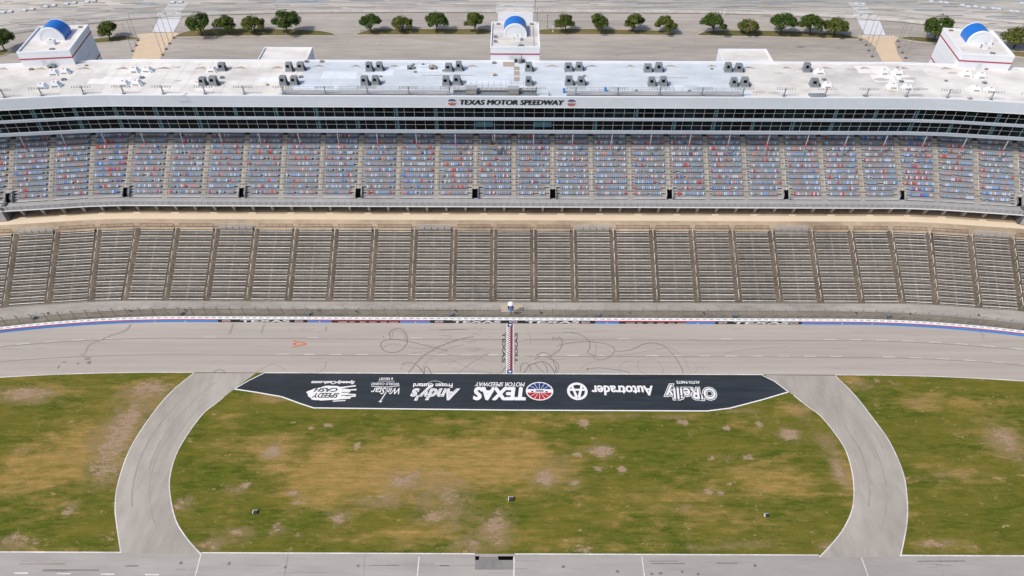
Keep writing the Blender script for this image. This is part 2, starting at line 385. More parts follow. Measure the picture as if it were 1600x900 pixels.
# racetrack
XS = [-200+i*4 for i in range(101)]
b = MB()
NT = 6
for i in range(len(XS)-1):
    for j in range(NT):
        q = []
        for X, t in ((XS[i], j/NT), (XS[i+1], j/NT), (XS[i+1], (j+1)/NT), (XS[i], (j+1)/NT)):
            q.append((X, yi(X)+(yo(X)-yi(X)+.3)*t, .02+1.45*t))
        b.poly(q, M_TRACK)
tag(b.build('racetrack'), kind='structure', label='pale grey banked racetrack straight')
def tline(t, xa, xb, w, m, z=.034, step=4):
    n = max(1, int((xb-xa)/step)); P = []
    for i in range(n+1):
        X = xa+(xb-xa)*i/n; P.append((X, yi(X)+(yo(X)-yi(X))*t, 1.45*t))
    strip(lines, P, w, z, m)
XL, XR = at(303,583)[0], at(1305,587)[0]
tline(0, -198, XL, .22, M_EDGE); tline(0, XR, 198, .22, M_EDGE)
tline(0, at(412,583)[0], at(1192,586)[0], .24, M_EDGE, z=.04)
tline(0, XL, at(412,583)[0], .10, M_SEAM); tline(0, at(1192,586)[0], XR, .10, M_SEAM)
for t in (.335, .665):
    tline(t, -198, -2.6, .12, M_SEAM, z=.036); tline(t, 2.6, 198, .12, M_SEAM, z=.036)
k = 0
for i in range(-24, 25):
    X = i*6.05+1.5
    if abs(X) < 3.5: continue
    if i % 9 not in (4,) and not (-20 < i < -9): tline(.355, X-1.35, X+1.35, .14, M_EDGE if (i*7) % 3 else M_WORN)
    if i < -15 or i > 12 or (i*5) % 4 == 0: tline(.69, X-1.35, X+1.35, .16, M_WORN if i > -19 else M_EDGE)
# pit lines
for A, B, w, m in (((-100, PY), (at(189,864)[0], PY), .24, M_EDGE), ((at(314,866)[0], PY), (at(742,868)[0], PY), .24, M_EDGE),
                ((at(804,868)[0], PY), (at(1280,871)[0], PY), .24, M_EDGE), ((at(1407,870)[0], PY), (130, PY), .24, M_EDGE)):
    strip(lines, [A, B], w, .03, m)
for (x, y, x2, y2, w, m) in ((314,866,304,905,.22,M_EDGE),(655,870,651,910,.2,M_EDGE),(803,870,803,910,.3,M_EDGE),(1003,870,1008,910,.18,M_EDGE),
                (1346,871,1360,910,.2,M_EDGE),(450,868,443,910,.08,M_SEAM),(570,868,568,910,.05,M_SEAM),(1468,872,1476,910,.05,M_SEAM)):
    strip(lines, [at(x, y), at(x2, y2)], w, .03, m)
for x in (33, 100, 168, 238, -35): strip(lines, [at(x-11, 895+x*.012), at(x+11, 895.3+x*.012)], .25, .03, M_EDGE)
rw = random.Random(12)
for i in range(26):
    x = rw.uniform(20, 1580); y = rw.uniform(876, 896); p, q = at(x, y), at(x+rw.uniform(10, 90), y+rw.uniform(-.6, .6)); strip(lines, [p, q], rw.uniform(.08,.3), .022, M_SKID2 if i % 3 else M_SEAM)
for (x, y) in ((283,880),(358,881),(446,886),(560,884),(965,893),(1018,897),(1032,896),(1066,893),(1090,897),(1180,884),(880,886)):
    X, Y = at(x, y); lines.poly([(X+.35*math.cos(a)*rw.uniform(.5,1.3), Y+.3*math.sin(a)*rw.uniform(.5,1.3), .024) for a in [k_*.785 for k_ in range(8)]], M_SKID)
tag(lines.build('lane_markings'), kind='structure', label='white lane and edge lines and dark joints painted on the track')
sheet_px('drain_channel', [(742,890),(802,890),(802,870),(742,870)], .03, M_PATCHD)
for xa, xb, l in ((742,749,'left'),(778,802,'right')):
    g = MB(); p = [at(xa,869,.05), at(xb,869,.05), at(xb-1,875,.05), at(xa+1,875,.05)]
    g.poly([(*q, .045) for q in p[::-1]], M_DARK)
    tag(g.build('drain_grate'), f'dark drain grate between the grass and pit road, the {l} one of two', 'drain')

# dark painted apron with its white border
AP = [(412,583.5),(390,594),(366,608),(400,613),(440,620),(470,631),(490,637.5),(800,641),(1105,642.3),(1140,638),(1190,625),(1232,612.5),(1210,596),(1191,586.5)]
ap = [at(*p) for p in AP]
sheet('painted_apron', ap[::-1], .03, M_APRON, label='dark blue painted asphalt apron below the track')
b = MB(); strip(b, [at(*p) for p in AP[:2]]+[at(*p) for p in AP[2:3]], .2, .045, M_WHITE); strip(b, [at(*p) for p in AP[2:12]], .28, .045, M_WHITE); strip(b, [at(*p) for p in AP[11:14]], .2, .045, M_WHITE)
tag(b.build('apron_border_line'), kind='structure')

# ------------------------------------------------------------------ lettering
def text_verts(body, off=0.0, shear=0.0):
    cu = bpy.data.curves.new('t', 'FONT'); cu.body = body; cu.size = 1; cu.offset = off; cu.shear = shear; cu.resolution_u = 3
    o = bpy.data.objects.new('t', cu); C.objects.link(o)
    dg = bpy.context.evaluated_depsgraph_get(); dg.update()
    me = bpy.data.meshes.new_from_object(o.evaluated_get(dg))
    vs = [tuple(v.co) for v in me.vertices]; fs = [tuple(p.vertices) for p in me.polygons]
    bpy.data.objects.remove(o); bpy.data.curves.remove(cu); bpy.data.meshes.remove(me)
    return vs, fs
def put_text(b, body, fn, m, off=0.0, shear=0.0, pad=None):
    "fn(u, v) maps the unit box of the PLAIN text to the place; bold offsets spill outside it"
    v0, _ = text_verts(body, 0.0 if pad is None else pad, shear); vs, fs = text_verts(body, off, shear)
    x0 = min(v[0] for v in v0); x1 = max(v[0] for v in v0); y0 = min(v[1] for v in v0); y1 = max(v[1] for v in v0)
    n = len(b.v); k = b.mi(m)
    b.v += [fn((v[0]-x0)/(x1-x0), (v[1]-y0)/(y1-y0)) for v in vs]
    for f in fs: b.f.append(tuple(n+i for i in f)); b.m.append(k)
def bold_text(b, body, fn, m, k=.005, dz=(0,0,.003), **a):
    for i, (du, dv) in enumerate(((-1,0),(1,0),(-.5,.6),(.5,-.6),(0,0))):
        put_text(b, body, lambda u, v: tuple(p+q*i for p, q in zip(fn(u+du*k, v+dv*k*5), dz)), m, **a)
def down(x0, x1, y0, y1, z):
    "box on the ground in photo terms, text upside down to this camera (read from the stand)"
    A = at(x0, (y0+y1)/2); B = at(x1, (y0+y1)/2); T = at((x0+x1)/2, y0)[1]; Bo = at((x0+x1)/2, y1)[1]
    return lambda u, v: (B[0]+(A[0]-B[0])*u, Bo+(T-Bo)*(v), z) if False else (B[0]+(A[0]-B[0])*u, T+(Bo-T)*v, z)
def disc(b, cx, cy, rx, ry, z, m, a0=0, a1=360, n=32):
    P = [(cx+rx*math.cos(R(a0+(a1-a0)*i/n)), cy+ry*math.sin(R(a0+(a1-a0)*i/n)), z) for i in range(n+(0 if a1-a0 == 360 else 1))]
    b.poly(P, m)
def star(b, fn, m, r0=1, r1=.42, rot=90, n=5):
    P = []
    for i in range(n*2):
        r = r0 if i % 2 == 0 else r1; a = R(rot+i*180/n); P.append(fn(r*math.cos(a), r*math.sin(a)))
    c = fn(0, 0)
    for i in range(n*2): b.poly([c, P[i], P[(i+1) % (2*n)]], m)

Z = .05
b = MB()
put_text(b, "O'Reilly", down(1040,1117,602,624,Z), M_WHITE, .11, .1, pad=0)
put_text(b, "O'Reilly", down(1040,1117,602,624,Z+.01), M_APRON, .065, .1, pad=0)
put_text(b, "O'Reilly", down(1040,1117,602,624,Z+.02), M_WHITE, .02, .1, pad=0)
put_text(b, "AUTO PARTS", down(1057,1093,595.5,599.5,Z), M_WHITE, .03)
tag(b.build('painted_logo'), 'white outlined script wordmark painted upside down on the apron, furthest right', 'painted logo', 'painted logos on the dark apron')
b = MB()
bold_text(b, "Autotrader", down(925,1020,603,617.5,Z), M_WHITE, .006, off=.01)
cx, cy = at(902, 611.5); rx = at(918, 611.5)[0]-cx; ry = at(902, 598)[1]-cy
disc(b, cx, cy, rx, ry, Z, M_WHITE); disc(b, cx, cy, rx*.74, ry*.74, Z+.01, M_APRON)
for xa, xb in ((-.52,-.08),(.52,.08)):
    b.poly([(cx+rx*(xa-.11), cy+ry*.78, Z+.02),(cx+rx*(xa+.11), cy+ry*.78, Z+.02),(cx+rx*(xb+.14), cy-ry*.8, Z+.02),(cx+rx*(xb-.14), cy-ry*.8, Z+.02)][::-1], M_WHITE)
b.poly([(cx-rx*.72, cy+ry*.05, Z+.025),(cx+rx*.72, cy+ry*.05, Z+.025),(cx+rx*.72, cy+ry*.27, Z+.025),(cx-rx*.72, cy+ry*.27, Z+.025)], M_WHITE)
tag(b.build('painted_logo'), 'round white letter emblem and one long white word painted on the apron', 'painted logo', 'painted logos on the dark apron')
def emblem(b, fn, dz=.01):
    "oval: navy rays above, red rays below, white band; fn(u,v,layer)"
    def ell(s, a0, a1, L, m, n=24, s2=None):
        P = [fn(s*math.cos(R(a0+(a1-a0)*i/n)), s*math.sin(R(a0+(a1-a0)*i/n)), L) for i in range(n+1)]
        b.poly(P, m)
    ell(1, 0, 359.9, 0, M_WHITE)
    ell(.9, 10, 170, 1, M_NAVY); ell(.9, 190, 350, 1, M_LRED)
    for a in (40, 65, 90, 115, 140):
        for s_ in (1, -1):
            c, d = math.cos(R(a)), math.sin(R(a))*s_
            w = .012; nx, ny = -d*w, c*w
            b.poly([fn(.2*c+nx, .2*d+ny, 2), fn(.2*c-nx, .2*d-ny, 2), fn(.94*c-nx*1.6, .94*d-ny*1.6, 2), fn(.94*c+nx*1.6, .94*d+ny*1.6, 2)], M_WHITE)
    b.poly([fn(-.86,-.17,3), fn(.86,-.17,3), fn(.86,.2,3), fn(-.86,.2,3)], M_WHITE)
    b.poly([fn(-.3,-.10,4), fn(.32,-.10,4), fn(.26,.12,4), fn(-.24,.12,4)], M_GREY)
    for q in (-.52, .5): b.poly([fn(q-.08,-.14,4), fn(q+.08,-.14,4), fn(q+.08,.0,4), fn(q-.08,.0,4)], M_BLACK)
b = MB()
bold_text(b, "TEXAS", down(741,820,606,624.5,Z), M_WHITE, .014, off=.02, shear=.12)
bold_text(b, "MOTOR SPEEDWAY", down(742,820,597.5,604,Z), M_WHITE, .003, shear=.25)
cx, cy = at(843, 611.3); rx = at(864.5, 611.3)[0]-cx; ry = at(843, 597)[1]-cy
emblem(b, lambda u, v, L: (cx+u*rx, cy+v*ry, Z+L*.01))
tag(b.build('painted_logo'), 'white TEXAS MOTOR SPEEDWAY lettering with oval emblem painted on the apron', 'painted logo', 'painted logos on the dark apron')
b = MB()
put_text(b, "Andy's", down(643,716,603,625,Z), M_WHITE, .05, .35)
put_text(b, "Andy's", down(643,716,603,625,Z+.01), M_APRON, .012, .35, pad=.05)
put_text(b, "Andy's", down(643,716,603,625,Z+.02), M_WHITE, -.005, .35, pad=.05)
put_text(b, "Frozen Custard", down(646,707,599.5,605.5,Z+.03), M_WHITE, .03)
cx, cy = at(679, 606); rx = at(695, 606)[0]-cx
for a in range(40, 141, 10):
    P = [(cx+rx*1.0*math.cos(R(q)), cy+1.9*math.sin(R(q))) for q in (a, a+6)]
    strip(b, P, .14, Z, M_WHITE)
tag(b.build('painted_logo'), 'slanted white script wordmark painted upside down just left of the start line', 'painted logo', 'painted logos on the dark apron')
b = MB()
put_text(b, "WinStar", down(580,624,606,616,Z), M_WHITE, .012, .35)
put_text(b, "WORLD CASINO", down(580,624,598.2,601.8,Z), M_WHITE, .02)
put_text(b, "& RESORT", down(592,614,590.3,594,Z), M_WHITE, .02)
strip(b, [at(580,603.5), at(600,605), at(624,603)], .16, Z, M_WHITE)
strip(b, [at(607,604), at(604,612), at(595,626)], .22, Z, M_WHITE)
sx, sy = at(594.5, 627.3); star(b, lambda u, v: (sx+u*.55, sy+v*.55, Z+.01), M_WHITE, 1, .3, 90, 4)
strip(b, [at(591,595.8), at(616,595.8)], .1, Z, M_WHITE)
tag(b.build('painted_logo'), 'thin white script logo with a star on a long stem on the apron', 'painted logo', 'painted logos on the dark apron')
b = MB()
cx, cy = at(513, 614.5); rx = at(546, 614.5)[0]-cx
P = []
for i in range(60):
    a = R(i*6); r = 1+.05*math.sin(5*a)+.03*math.sin(11*a+1); P.append((cx+rx*r*math.cos(a), cy+2.0*r*math.sin(a)+.2*math.cos(a), Z))
c0 = (cx, cy, Z)
for i in range(60): b.poly([c0, P[i], P[(i+1) % 60]], M_WHITE)
for (x, y, x2, y2, w) in ((530,606,556,603,.35),(536,610,557,609,.35),(537,616,556,617,.35),(532,621,556,619,.35),(500,625,548,622,.4),(520,627,540,626,.25)):
    strip(b, [at(x, y), at(x2, y2)], w, Z+.005, M_WHITE)
put_text(b, "SPEEDY", down(488,529,614.5,621.5,Z+.015), M_APRON, .03, .3)
put_text(b, "CASH", down(491,527,606.5,612.5,Z+.015), M_APRON, .03, .3)
for (x, y, x2, y2) in ((534,608,548,607),(534,613.5,550,613),(533,618,548,618.5)): strip(b, [at(x, y), at(x2, y2)], .18, Z+.02, M_APRON)
put_text(b, "SpeedyCash.com", down(487,554,594.5,600,Z), M_WHITE, .045, .2)
tag(b.build('painted_logo'), 'white cloud shaped logo with speed lines, furthest left on the dark apron', 'painted logo', 'painted logos on the dark apron')

# start/finish line
def tp(X, t, z=.045): return (X, yi(X)+(yo(X)-yi(X))*t, 1.45*t+z)
x0 = at(792.6, 545, .7)[0]; x1 = at(801.2, 545, .7)[0]; W_ = x1-x0
b = MB()
def rect(u0, u1, t0, t1, m, z=.045): b.poly([tp(u0,t0,z), tp(u1,t0,z), tp(u1,t1,z), tp(u0,t1,z)], m)
rect(x0-.16, x1+.16, .0, 1, M_WHITE, .04)
rect(x0, x0+W_*.52, .07, .93, M_WHITE); rect(x0+W_*.52, x1, .07, .93, M_MAROON)
NC = 40
for i in range(NC):
    t0 = .07+.86*i/NC; t1 = .07+.86*(i+1)/NC; h = W_*.25
    ua = x0+(0 if i % 2 else h); rect(ua, ua+h, t0, t1, M_BLACK, .055)
for ta, tb in ((0,.075),(.925,1)):
    rect(x0, x1, ta, tb, M_NAVY, .06)
    star(b, lambda u, v, ta=ta, tb=tb: (x0+W_/2+u*W_*.36, yi(0)+(yo(0)-yi(0))*((ta+tb)/2+v*.028), 1.45*(ta+tb)/2+v*.04+.075), M_WHITE)
tag(b.build('start_finish_line'), 'chequered and maroon start finish line with a star at each end across the track', 'start line')
b = MB()
xa, xb = at(784.5, 545, .7)[0], at(789.5, 545, .7)[0]
put_text(b, "TEXAS", lambda u, v: tp(xa+(xb-xa)*v, .81-.60*u), M_TLET, .015)
tag(b.build('track_lettering'), 'black TEXAS letters reading down the track left of the start line', 'painted lettering')
b = MB()
xa, xb = at(804.5, 545, .7)[0], at(808.8, 545, .7)[0]
put_text(b, "TEXAS", lambda u, v: tp(xb+(xa-xb)*v, .20+.60*u), M_TLET, .015)
tag(b.build('track_lettering'), 'black TEXAS letters reading up the track right of the start line', 'painted lettering')
b = MB()
for p, q in (((458,532.5),(478.5,537)), ((478.5,537.8),(457,542.5)), ((458,537.0),(463,537.6))):
    P = [trk(*p), trk(*q)]; strip(b, P, .28 if p[1] != 537.0 else .6, .045, M_ORANGE)
tag(b.build('painted_arrow'), 'small orange arrow mark painted on the left part of the track', 'painted arrow')

# tyre marks
b = MB()
def mark(px, w, m): strip(b, smooth([trk(*p) for p in px], 5), w, .05+random.random()*.004, m)
S1, S2 = M_SKID, M_SKID2
mark([(611,530),(608,521),(614,515),(623,513),(631,517),(636,527),(635,538),(627,547),(615,551),(602,549),(595,541),(597,534),(608,531),(622,531),(640,534),(665,540),(700,549)], .14, S1)
mark([(614,528),(613,520),(620,516),(629,520),(634,532)], .12, S2)
mark([(597,545),(605,539),(620,538),(640,543),(660,545),(690,540),(720,530)], .12, S2)
mark([(638,583),(650,568),(662,556),(680,545),(700,536),(715,531),(740,526)], .16, S1)
mark([(655,580),(668,565),(684,553),(704,543),(725,538)], .12, S2)
mark([(627,570),(635,567),(646,568),(655,574),(662,584)], .16, S1); mark([(626,578),(630,571),(640,571),(648,576)], .1, S2)
mark([(663,584),(663,575),(667,573),(671,578),(674,584)], .15, S1)
mark([(400,582),(415,573),(427,568.5),(437,573),(448,580)], .12, S2)
mark([(333,583),(340,578),(348,579),(352,584)], .14, S1); mark([(1,545),(40,546)], .1, S2)
mark([(493,582),(505,578),(509,570),(508,565)], .1, S2)
mark([(700,570),(712,563),(728,560),(745,557)], .12, S2); mark([(715,584),(730,572),(748,560),(765,552)], .16, S2)
mark([(700,560),(725,572),(745,580),(770,584)], .14, S2); mark([(640,552),(680,549),(720,558),(760,563),(784,566)], .1, S2)
mark([(685,582),(720,580),(755,582),(784,584)], .12, S2); mark([(783,583),(788,576),(792,573)], .16, S1)
mark([(686,516),(700,515.5),(730,514.5)], .14, S1); mark([(672,515),(740,514),(790,515)], .08, S2); mark([(688,524),(705,525)], .1, S2)
mark([(1,543),(2,543)], .1, S2)
# right of the line
mark([(822,521),(827,522),(829,530),(828,538)], .12, S2)
mark([(863,531),(864,527),(870,530)], .14, S1); mark([(872,530),(873,527),(877,530),(878,538),(874,547),(866,553),(856,558)], .15, S1); mark([(871,546),(862,552),(853,556)], .12, S2)
mark([(819,583),(826,572),(835,568),(848,565),(858,570),(864,578),(867,584)], .17, S1)
mark([(813,580),(814,571),(820,567),(826,570),(830,580)], .13, S1)
mark([(838,556),(846,551),(855,552),(862,560),(866,568),(869,575),(866,583)], .14, S1)
mark([(835,562),(845,557),(858,560),(870,567),(873,575),(869,583)], .14, S1)
mark([(836,568),(842,576),(850,582)], .13, S1); mark([(846,565),(853,572),(856,583)], .13, S1); mark([(818,556),(840,560),(866,562),(890,560)], .1, S2)
mark([(880,519),(900,521),(914,527),(921,535),(921,545),(918,551),(927,555),(935,556)], .15, S1)
mark([(922,530),(930,538),(931,548),(927,557)], .12, S2)
mark([(870,541),(890,536),(920,534),(945,537),(957,542),(960,548),(955,556),(943,562),(930,561),(926,556)], .13, S1)
mark([(945,545),(955,550),(958,555)], .13, S2)
mark([(961,549),(985,547),(1005,538),(1020,536),(1035,540),(1048,550),(1058,563),(1064,574),(1068,584)], .14, S1)
mark([(962,556),(985,553),(1010,549),(1040,544)], .1, S2); mark([(1035,538),(1055,548),(1070,562),(1078,583)], .12, S2)
mark([(916,577),(935,575),(955,577),(975,580),(985,584)], .13, S1); mark([(917,576),(919,577.5)], .5, S1)
mark([(968,577),(970,570),(976,566),(984,564)], .12, S2); mark([(998,563),(996,573),(1001,581),(1010,584)], .12, S2)
mark([(1005,563),(1020,562),(1031,568),(1036,578),(1035,584)], .14, S2); mark([(1085,569),(1090,575),(1086,583)], .12, S2)
mark([(906,576),(920,568),(940,562)], .12, S2); mark([(850,521),(900,519),(950,517)], .08, S2); mark([(1130,552),(1180,545),(1230,542)], .1, S2)
mark([(1530,516),(1534,524),(1538,535)], .18, S2); mark([(1533,516),(1537,526)], .18, S2)
mark([(204,507),(195,517),(176,523),(160,530),(140,538),(134,548),(130,556)], .45, S2); mark([(364,506),(361,514),(358,522)], .4, S2)
mark([(413,507),(410,514),(408,521)], .35, S2); mark([(510,511),(508,518)], .35, S2)
for (x, y, rx_, ry_) in ((136,560,5,2.2),(139,566,3,3),(100,566,4,1),(122,568,2,1.5),(128,554,3,1.5),(599,526,1.2,1.2),(456,527,.8,.8),(92,572,1,4)):
    X, Y, z = trk(x, y); P = [(X+rx_*.15*math.cos(a/10*6.283)*random.uniform(.7,1.2), Y+ry_*.2*math.sin(a/10*6.283)*random.uniform(.7,1.2), z+.056) for a in range(10)]
    b.poly(P, M_STAIN)
for i in range(60):
    x = random.uniform(680, 784) if i < 24 else random.uniform(20, 1580); y = random.uniform(511, 578); L = random.uniform(4, 24)
    if 780 < x+L and x < 812: continue
    mark([(x, y), (x+L*.5, y-random.uniform(-.6, .8)*(4 if i < 24 else .4)), (x+L, y-random.uniform(-1, 1.2)*(5 if i < 24 else .4))], .07, S2)
tag(b.build('tyre_marks'), 'looping dark tyre marks scattered over the track around the start line', kind='stuff')

# ------------------------------------------------------------------ outer wall with its banners
def along(fn_y, xa, xb, step=4.0):
    n = max(1, int(math.ceil((xb-xa)/step))); return [(xa+(xb-xa)*i/n, fn_y(xa+(xb-xa)*i/n)) for i in range(n+1)]
wall = empty('barrier_wall', (0, 118, 1.4), label='long white topped trackside wall with blue, red and black lettered banners', cat='wall')
def wp(o):                                   # child placed in world terms
    o.parent = wall; o.location = (0, -118, -1.4); return o
b = MB(); P = along(yo, -198, 198)
for (xa, ya), (xb, yb) in zip(P, P[1:]):
    b.hexa([(xa,ya,1.3),(xb,yb,1.3),(xb,yb+.9,1.3),(xa,ya+.9,1.3),(xa,ya,2.5),(xb,yb,2.5),(xb,yb+.9,2.5),(xa,ya+.9,2.5)], M_WHITE)
wp(b.build('wall_body'))
def banner(xa, xb, z0, z1, m, dy, name):
    b = MB(); P = along(yo, xa, xb)
    for (x0_, y0_), (x1_, y1_) in zip(P, P[1:]):
        b.poly([(x0_,y0_-dy,z0),(x1_,y1_-dy,z0),(x1_,y1_-dy,z1),(x0_,y0_-dy,z1)], m)
    wp(b.build(name))
def wx(x): return at(x, 503, 1.9)[0]
for x0_, x1_, ty in ((-900,340,'b'),(340,480,'t'),(480,518,'b'),(518,625,'k'),(625,672,'b'),(672,930,'t'),(930,967,'b'),(967,1072,'k'),(1072,1117,'b'),(1117,1252,'t'),(1252,2500,'b')):
    a, c = max(-198, wx(x0_)), min(198, wx(x1_))
    banner(a, c, 1.45, 2.16 if ty != 't' else 2.46, M_WBLUE if ty == 'b' else M_BLACK, .02, 'blue_banner' if ty == 'b' else 'black_banner')
    if ty != 't': banner(a, c, 2.16, 2.47, M_WRED, .02, 'red_banner')
b = MB()
for x0_, x1_ in ((376,452),(708,782),(822,905),(1146,1232)):
    a, c = wx(x0_), wx(x1_)
    put_text(b, "TEXAS", lambda u, v: (a+(c-a)*u, yo(0)-.04, 1.56+.78*v), M_WHITE, .03, .1)
for x in (353, 467, 686, 802, 915, 1129, 1240):
    X = wx(x); emblem(b, lambda u, v, L: (X+u*1.0, yo(X)-.05-L*.01, 1.98+v*.46))
for xa in (522, 972):
    for q, w in ((6,14),(24,8),(40,9),(55,11),(72,10),(86,14)):
        a, c = wx(xa+q), wx(xa+q+w); b.poly([(a,yo(0)-.04,1.62),(c,yo(0)-.04,1.62),(c,yo(0)-.04,1.84),(a,yo(0)-.04,1.84)], M_WORN)
for i in range(-12, 13):
    for X in (i*7.1+(0),):
        if abs(X) > 72 or X in ():
            star(b, lambda u, v: (X+u*.28, yo(X)-.05, 1.74+v*.26), M_WHITE)
for x in (499, 649, 948, 1090): X = wx(x); star(b, lambda u, v: (X+u*.28, yo(X)-.05, 1.74+v*.26), M_WHITE)
for i in range(-95, 96):                     # small word marks along the white top
    X = i*1.62; w = .95
    for j in range(4):
        xx = X-w/2+j*w/4+random.uniform(0,.05); yy = yo(xx)
        b.poly([(xx, yy+.30, 2.51),(xx+w/4-.07, yy+.30, 2.51),(xx+w/4-.07+.05, yy+.30+random.uniform(.22,.42), 2.51),(xx+.05, yy+.62, 2.51)], M_GREY)
wp(b.build('banner_lettering'))

# walkways between the wall and the lower stand, bent like the track
def band(name, off0, off1, z0, z1, m, xa=-198, xb=198, fn=None, **k):
    b = MB(); P = along(fn or yo, xa, xb)
    for (x0_, y0_), (x1_, y1_) in zip(P, P[1:]): b.poly([(x0_,y0_+off0,z0),(x1_,y1_+off0,z0),(x1_,y1_+off1,z1),(x0_,y0_+off1,z1)], m)
    return tag(b.build(name), kind='structure', **k)
band('fence_strip', .88, 3.9, 1.55, 1.75, M_CONC2)
band('front_walkway', 3.9, 8.5, 1.83, 1.86, M_CONC)
band('walkway_kerb', 3.86, 4.05, 1.84, 1.84, M_CONC2)
sheet_px('pale_pad', [(782,488),(817,488),(817,476),(782,476)], 1.9, M_PATCHL)
b = MB()
for i in range(-50, 51):                      # slab joints and rust runs
    X = i*3.05+1.2; strip(b, [(X, yo(X)+4.1, 1.84), (X+.02, yo(X)+6.0, 1.85)], .05, .01, M_CONC2)
    if i % 5 == 0: strip(b, [(X-.6, yo(X)+4.3, 1.84), (X-.5, yo(X)+5.6, 1.85)], .22, .01, M_BROWN)
tag(b.build('slab_joints'), kind='structure')

# catch fence
fence = empty('catch_fence', (0, 119.2, 1.8), label='tall wire catch fence with slim posts standing behind the trackside wall', cat='fence')
b = MB(); b.tube((0,0,-.3), (0,0,3.3), .09, M_GREY); b.tube((0,0,3.3), (0,-.5,4.0), .07, M_GREY); pm = b.mesh('fence_post')
fx = []
n = 0
for i in range(-49, 50):
    X = i*3.05
    if abs(i) <= 49:
        o = link('post', pm, fence, (X, yo(X)+1.15-119.2, 0)); o.rotation_euler = (0, 0, -.0042*max(0, abs(X)-78)*(1 if X > 0 else -1))
for z in (.9, 1.7, 2.5, 3.25):
    b = MB(); P = along(lambda x: yo(x)+1.08, -150, 150, 6)
    for p, q in zip(P, P[1:]): b.tube((p[0], p[1]-119.2, z), (q[0], q[1]-119.2, z), .02, M_POLE, n=3)
    b.build('cable', fence)
b = MB(); P = along(lambda x: yo(x)+1.2, -150, 150, 6)
for p, q in zip(P, P[1:]): b.poly([(p[0],p[1]-119.2,.3),(q[0],q[1]-119.2,.3),(q[0],q[1]-119.2,3.3),(p[0],p[1]-119.2,3.3)], M_MESH)
b.build('wire_mesh', fence)

ORD = ['', 'first', 'second', 'third', 'fourth', 'fifth', 'sixth', 'seventh', 'eighth', 'ninth', 'tenth', 'eleventh', 'twelfth', 'thirteenth', 'fourteenth', 'fifteenth', 'sixteenth', 'seventeenth', 'eighteenth', 'nineteenth', 'twentieth', 'twenty-first', 'twenty-second', 'twenty-third', 'twenty-fourth', 'twenty-fifth', 'twenty-sixth', 'twenty-seventh', 'twenty-eighth', 'twenty-ninth', 'thirtieth']
def side(v): return 'left' if v < 0 else 'right'
# small things on the fence strip
fi = [(53,498,1),(76,491,0),(203,487,0),(283,491,1),(290,486,0),(482,492,1),(498,487,0),(557,488,0),(704,493,1),(712,487,0),(845,490,0),(934,494,1),(983,490,0),(1099,491,0),(1148,495,1),(1388,495,1),(1421,492,0),(1528,494,0),(1337,491,0),(1099.5,476.5,0)]
fi = [p for p in fi if p[2] or p[0] not in (1099.5,)]
big = [p for p in fi if p[2]]
b = MB(); b.box(-.42,.42,-.35,.35,0,.75,M_BOX); b.box(-.5,.5,-.42,.42,.75,.84,M_GREY); b.box(-.3,.3,-.40,-.35,.15,.6,M_GREY); bm_ = b.mesh('speaker_box')
b = MB(); b.tube((0,0,0),(0,0,.45),.17,M_BROWN,n=10); b.tube((0,0,.45),(0,0,.55),.22,M_DARK,n=10); cm_ = b.mesh('bollard')
for i, (x, y, s_) in enumerate(sorted(big)):
    X, Y = at(x, y, 1.75); o = link('loudspeaker', bm_, None, (X, Y, 1.66))
    tag(o, f'dark box on the concrete strip behind the trackside wall, {ORD[i+1]} from the left', 'loudspeaker', 'dark boxes behind the trackside wall')
for i, (x, y, s_) in enumerate(sorted(p for p in fi if not p[2])):
    X, Y = at(x, y, 1.8); o = link('drain_pipe', cm_, None, (X, Y, 1.74))
    tag(o, f'short brown pipe stub behind the trackside wall, {ORD[i+1]} from the left', 'pipe stub', 'pipe stubs behind the trackside wall')

# starter's stand
X, Y = at(798, 492, 1.9)
st = empty('starter_stand', (X, Y, 1.8), label='small round starter stand with white dome and blue skirt behind the start line', cat='starter stand')
b = MB()
for k_ in range(24):
    a0, a1 = R(k_*15), R(k_*15+15); r = .72
    b.poly([(r*math.cos(a0), r*math.sin(a0), 2.0), (r*math.cos(a1), r*math.sin(a1), 2.0), (r*math.cos(a1), r*math.sin(a1), 2.75), (r*math.cos(a0), r*math.sin(a0), 2.75)], M_WBLUE)
disc(b, 0, 0, .72, .72, 2.02, M_LGREY); b.build('tub', st)
b = MB(); b.tube((0,0,0), (0,0,2.0), .16, M_GREY, n=8); b.tube((.3,-.3,0), (.1,-.1,1.9), .05, M_GREY); b.build('stem', st)
b = MB()
for j in range(6):
    for k_ in range(20):
        q = []
        for (jj, kk) in ((j,k_),(j,k_+1),(j+1,k_+1),(j+1,k_)):
            a, e = R(kk*18), R(jj*15); q.append((.74*math.cos(e)*math.cos(a), .25+.74*math.cos(e)*math.sin(a), 3.5+.6*math.sin(e)))
        b.poly(q, M_FASCW)
for a in (60, 120, 240, 300): b.tube((.62*math.cos(R(a)), .62*math.sin(R(a)), 2.75), (.62*math.cos(R(a)), .2+.62*math.sin(R(a)), 3.55), .04, M_LGREY)
b.build('dome_canopy', st)
b = MB(); b.box(-.25,.25,-.05,.35,2.1,2.9,M_GREY); b.build('control_desk', st)

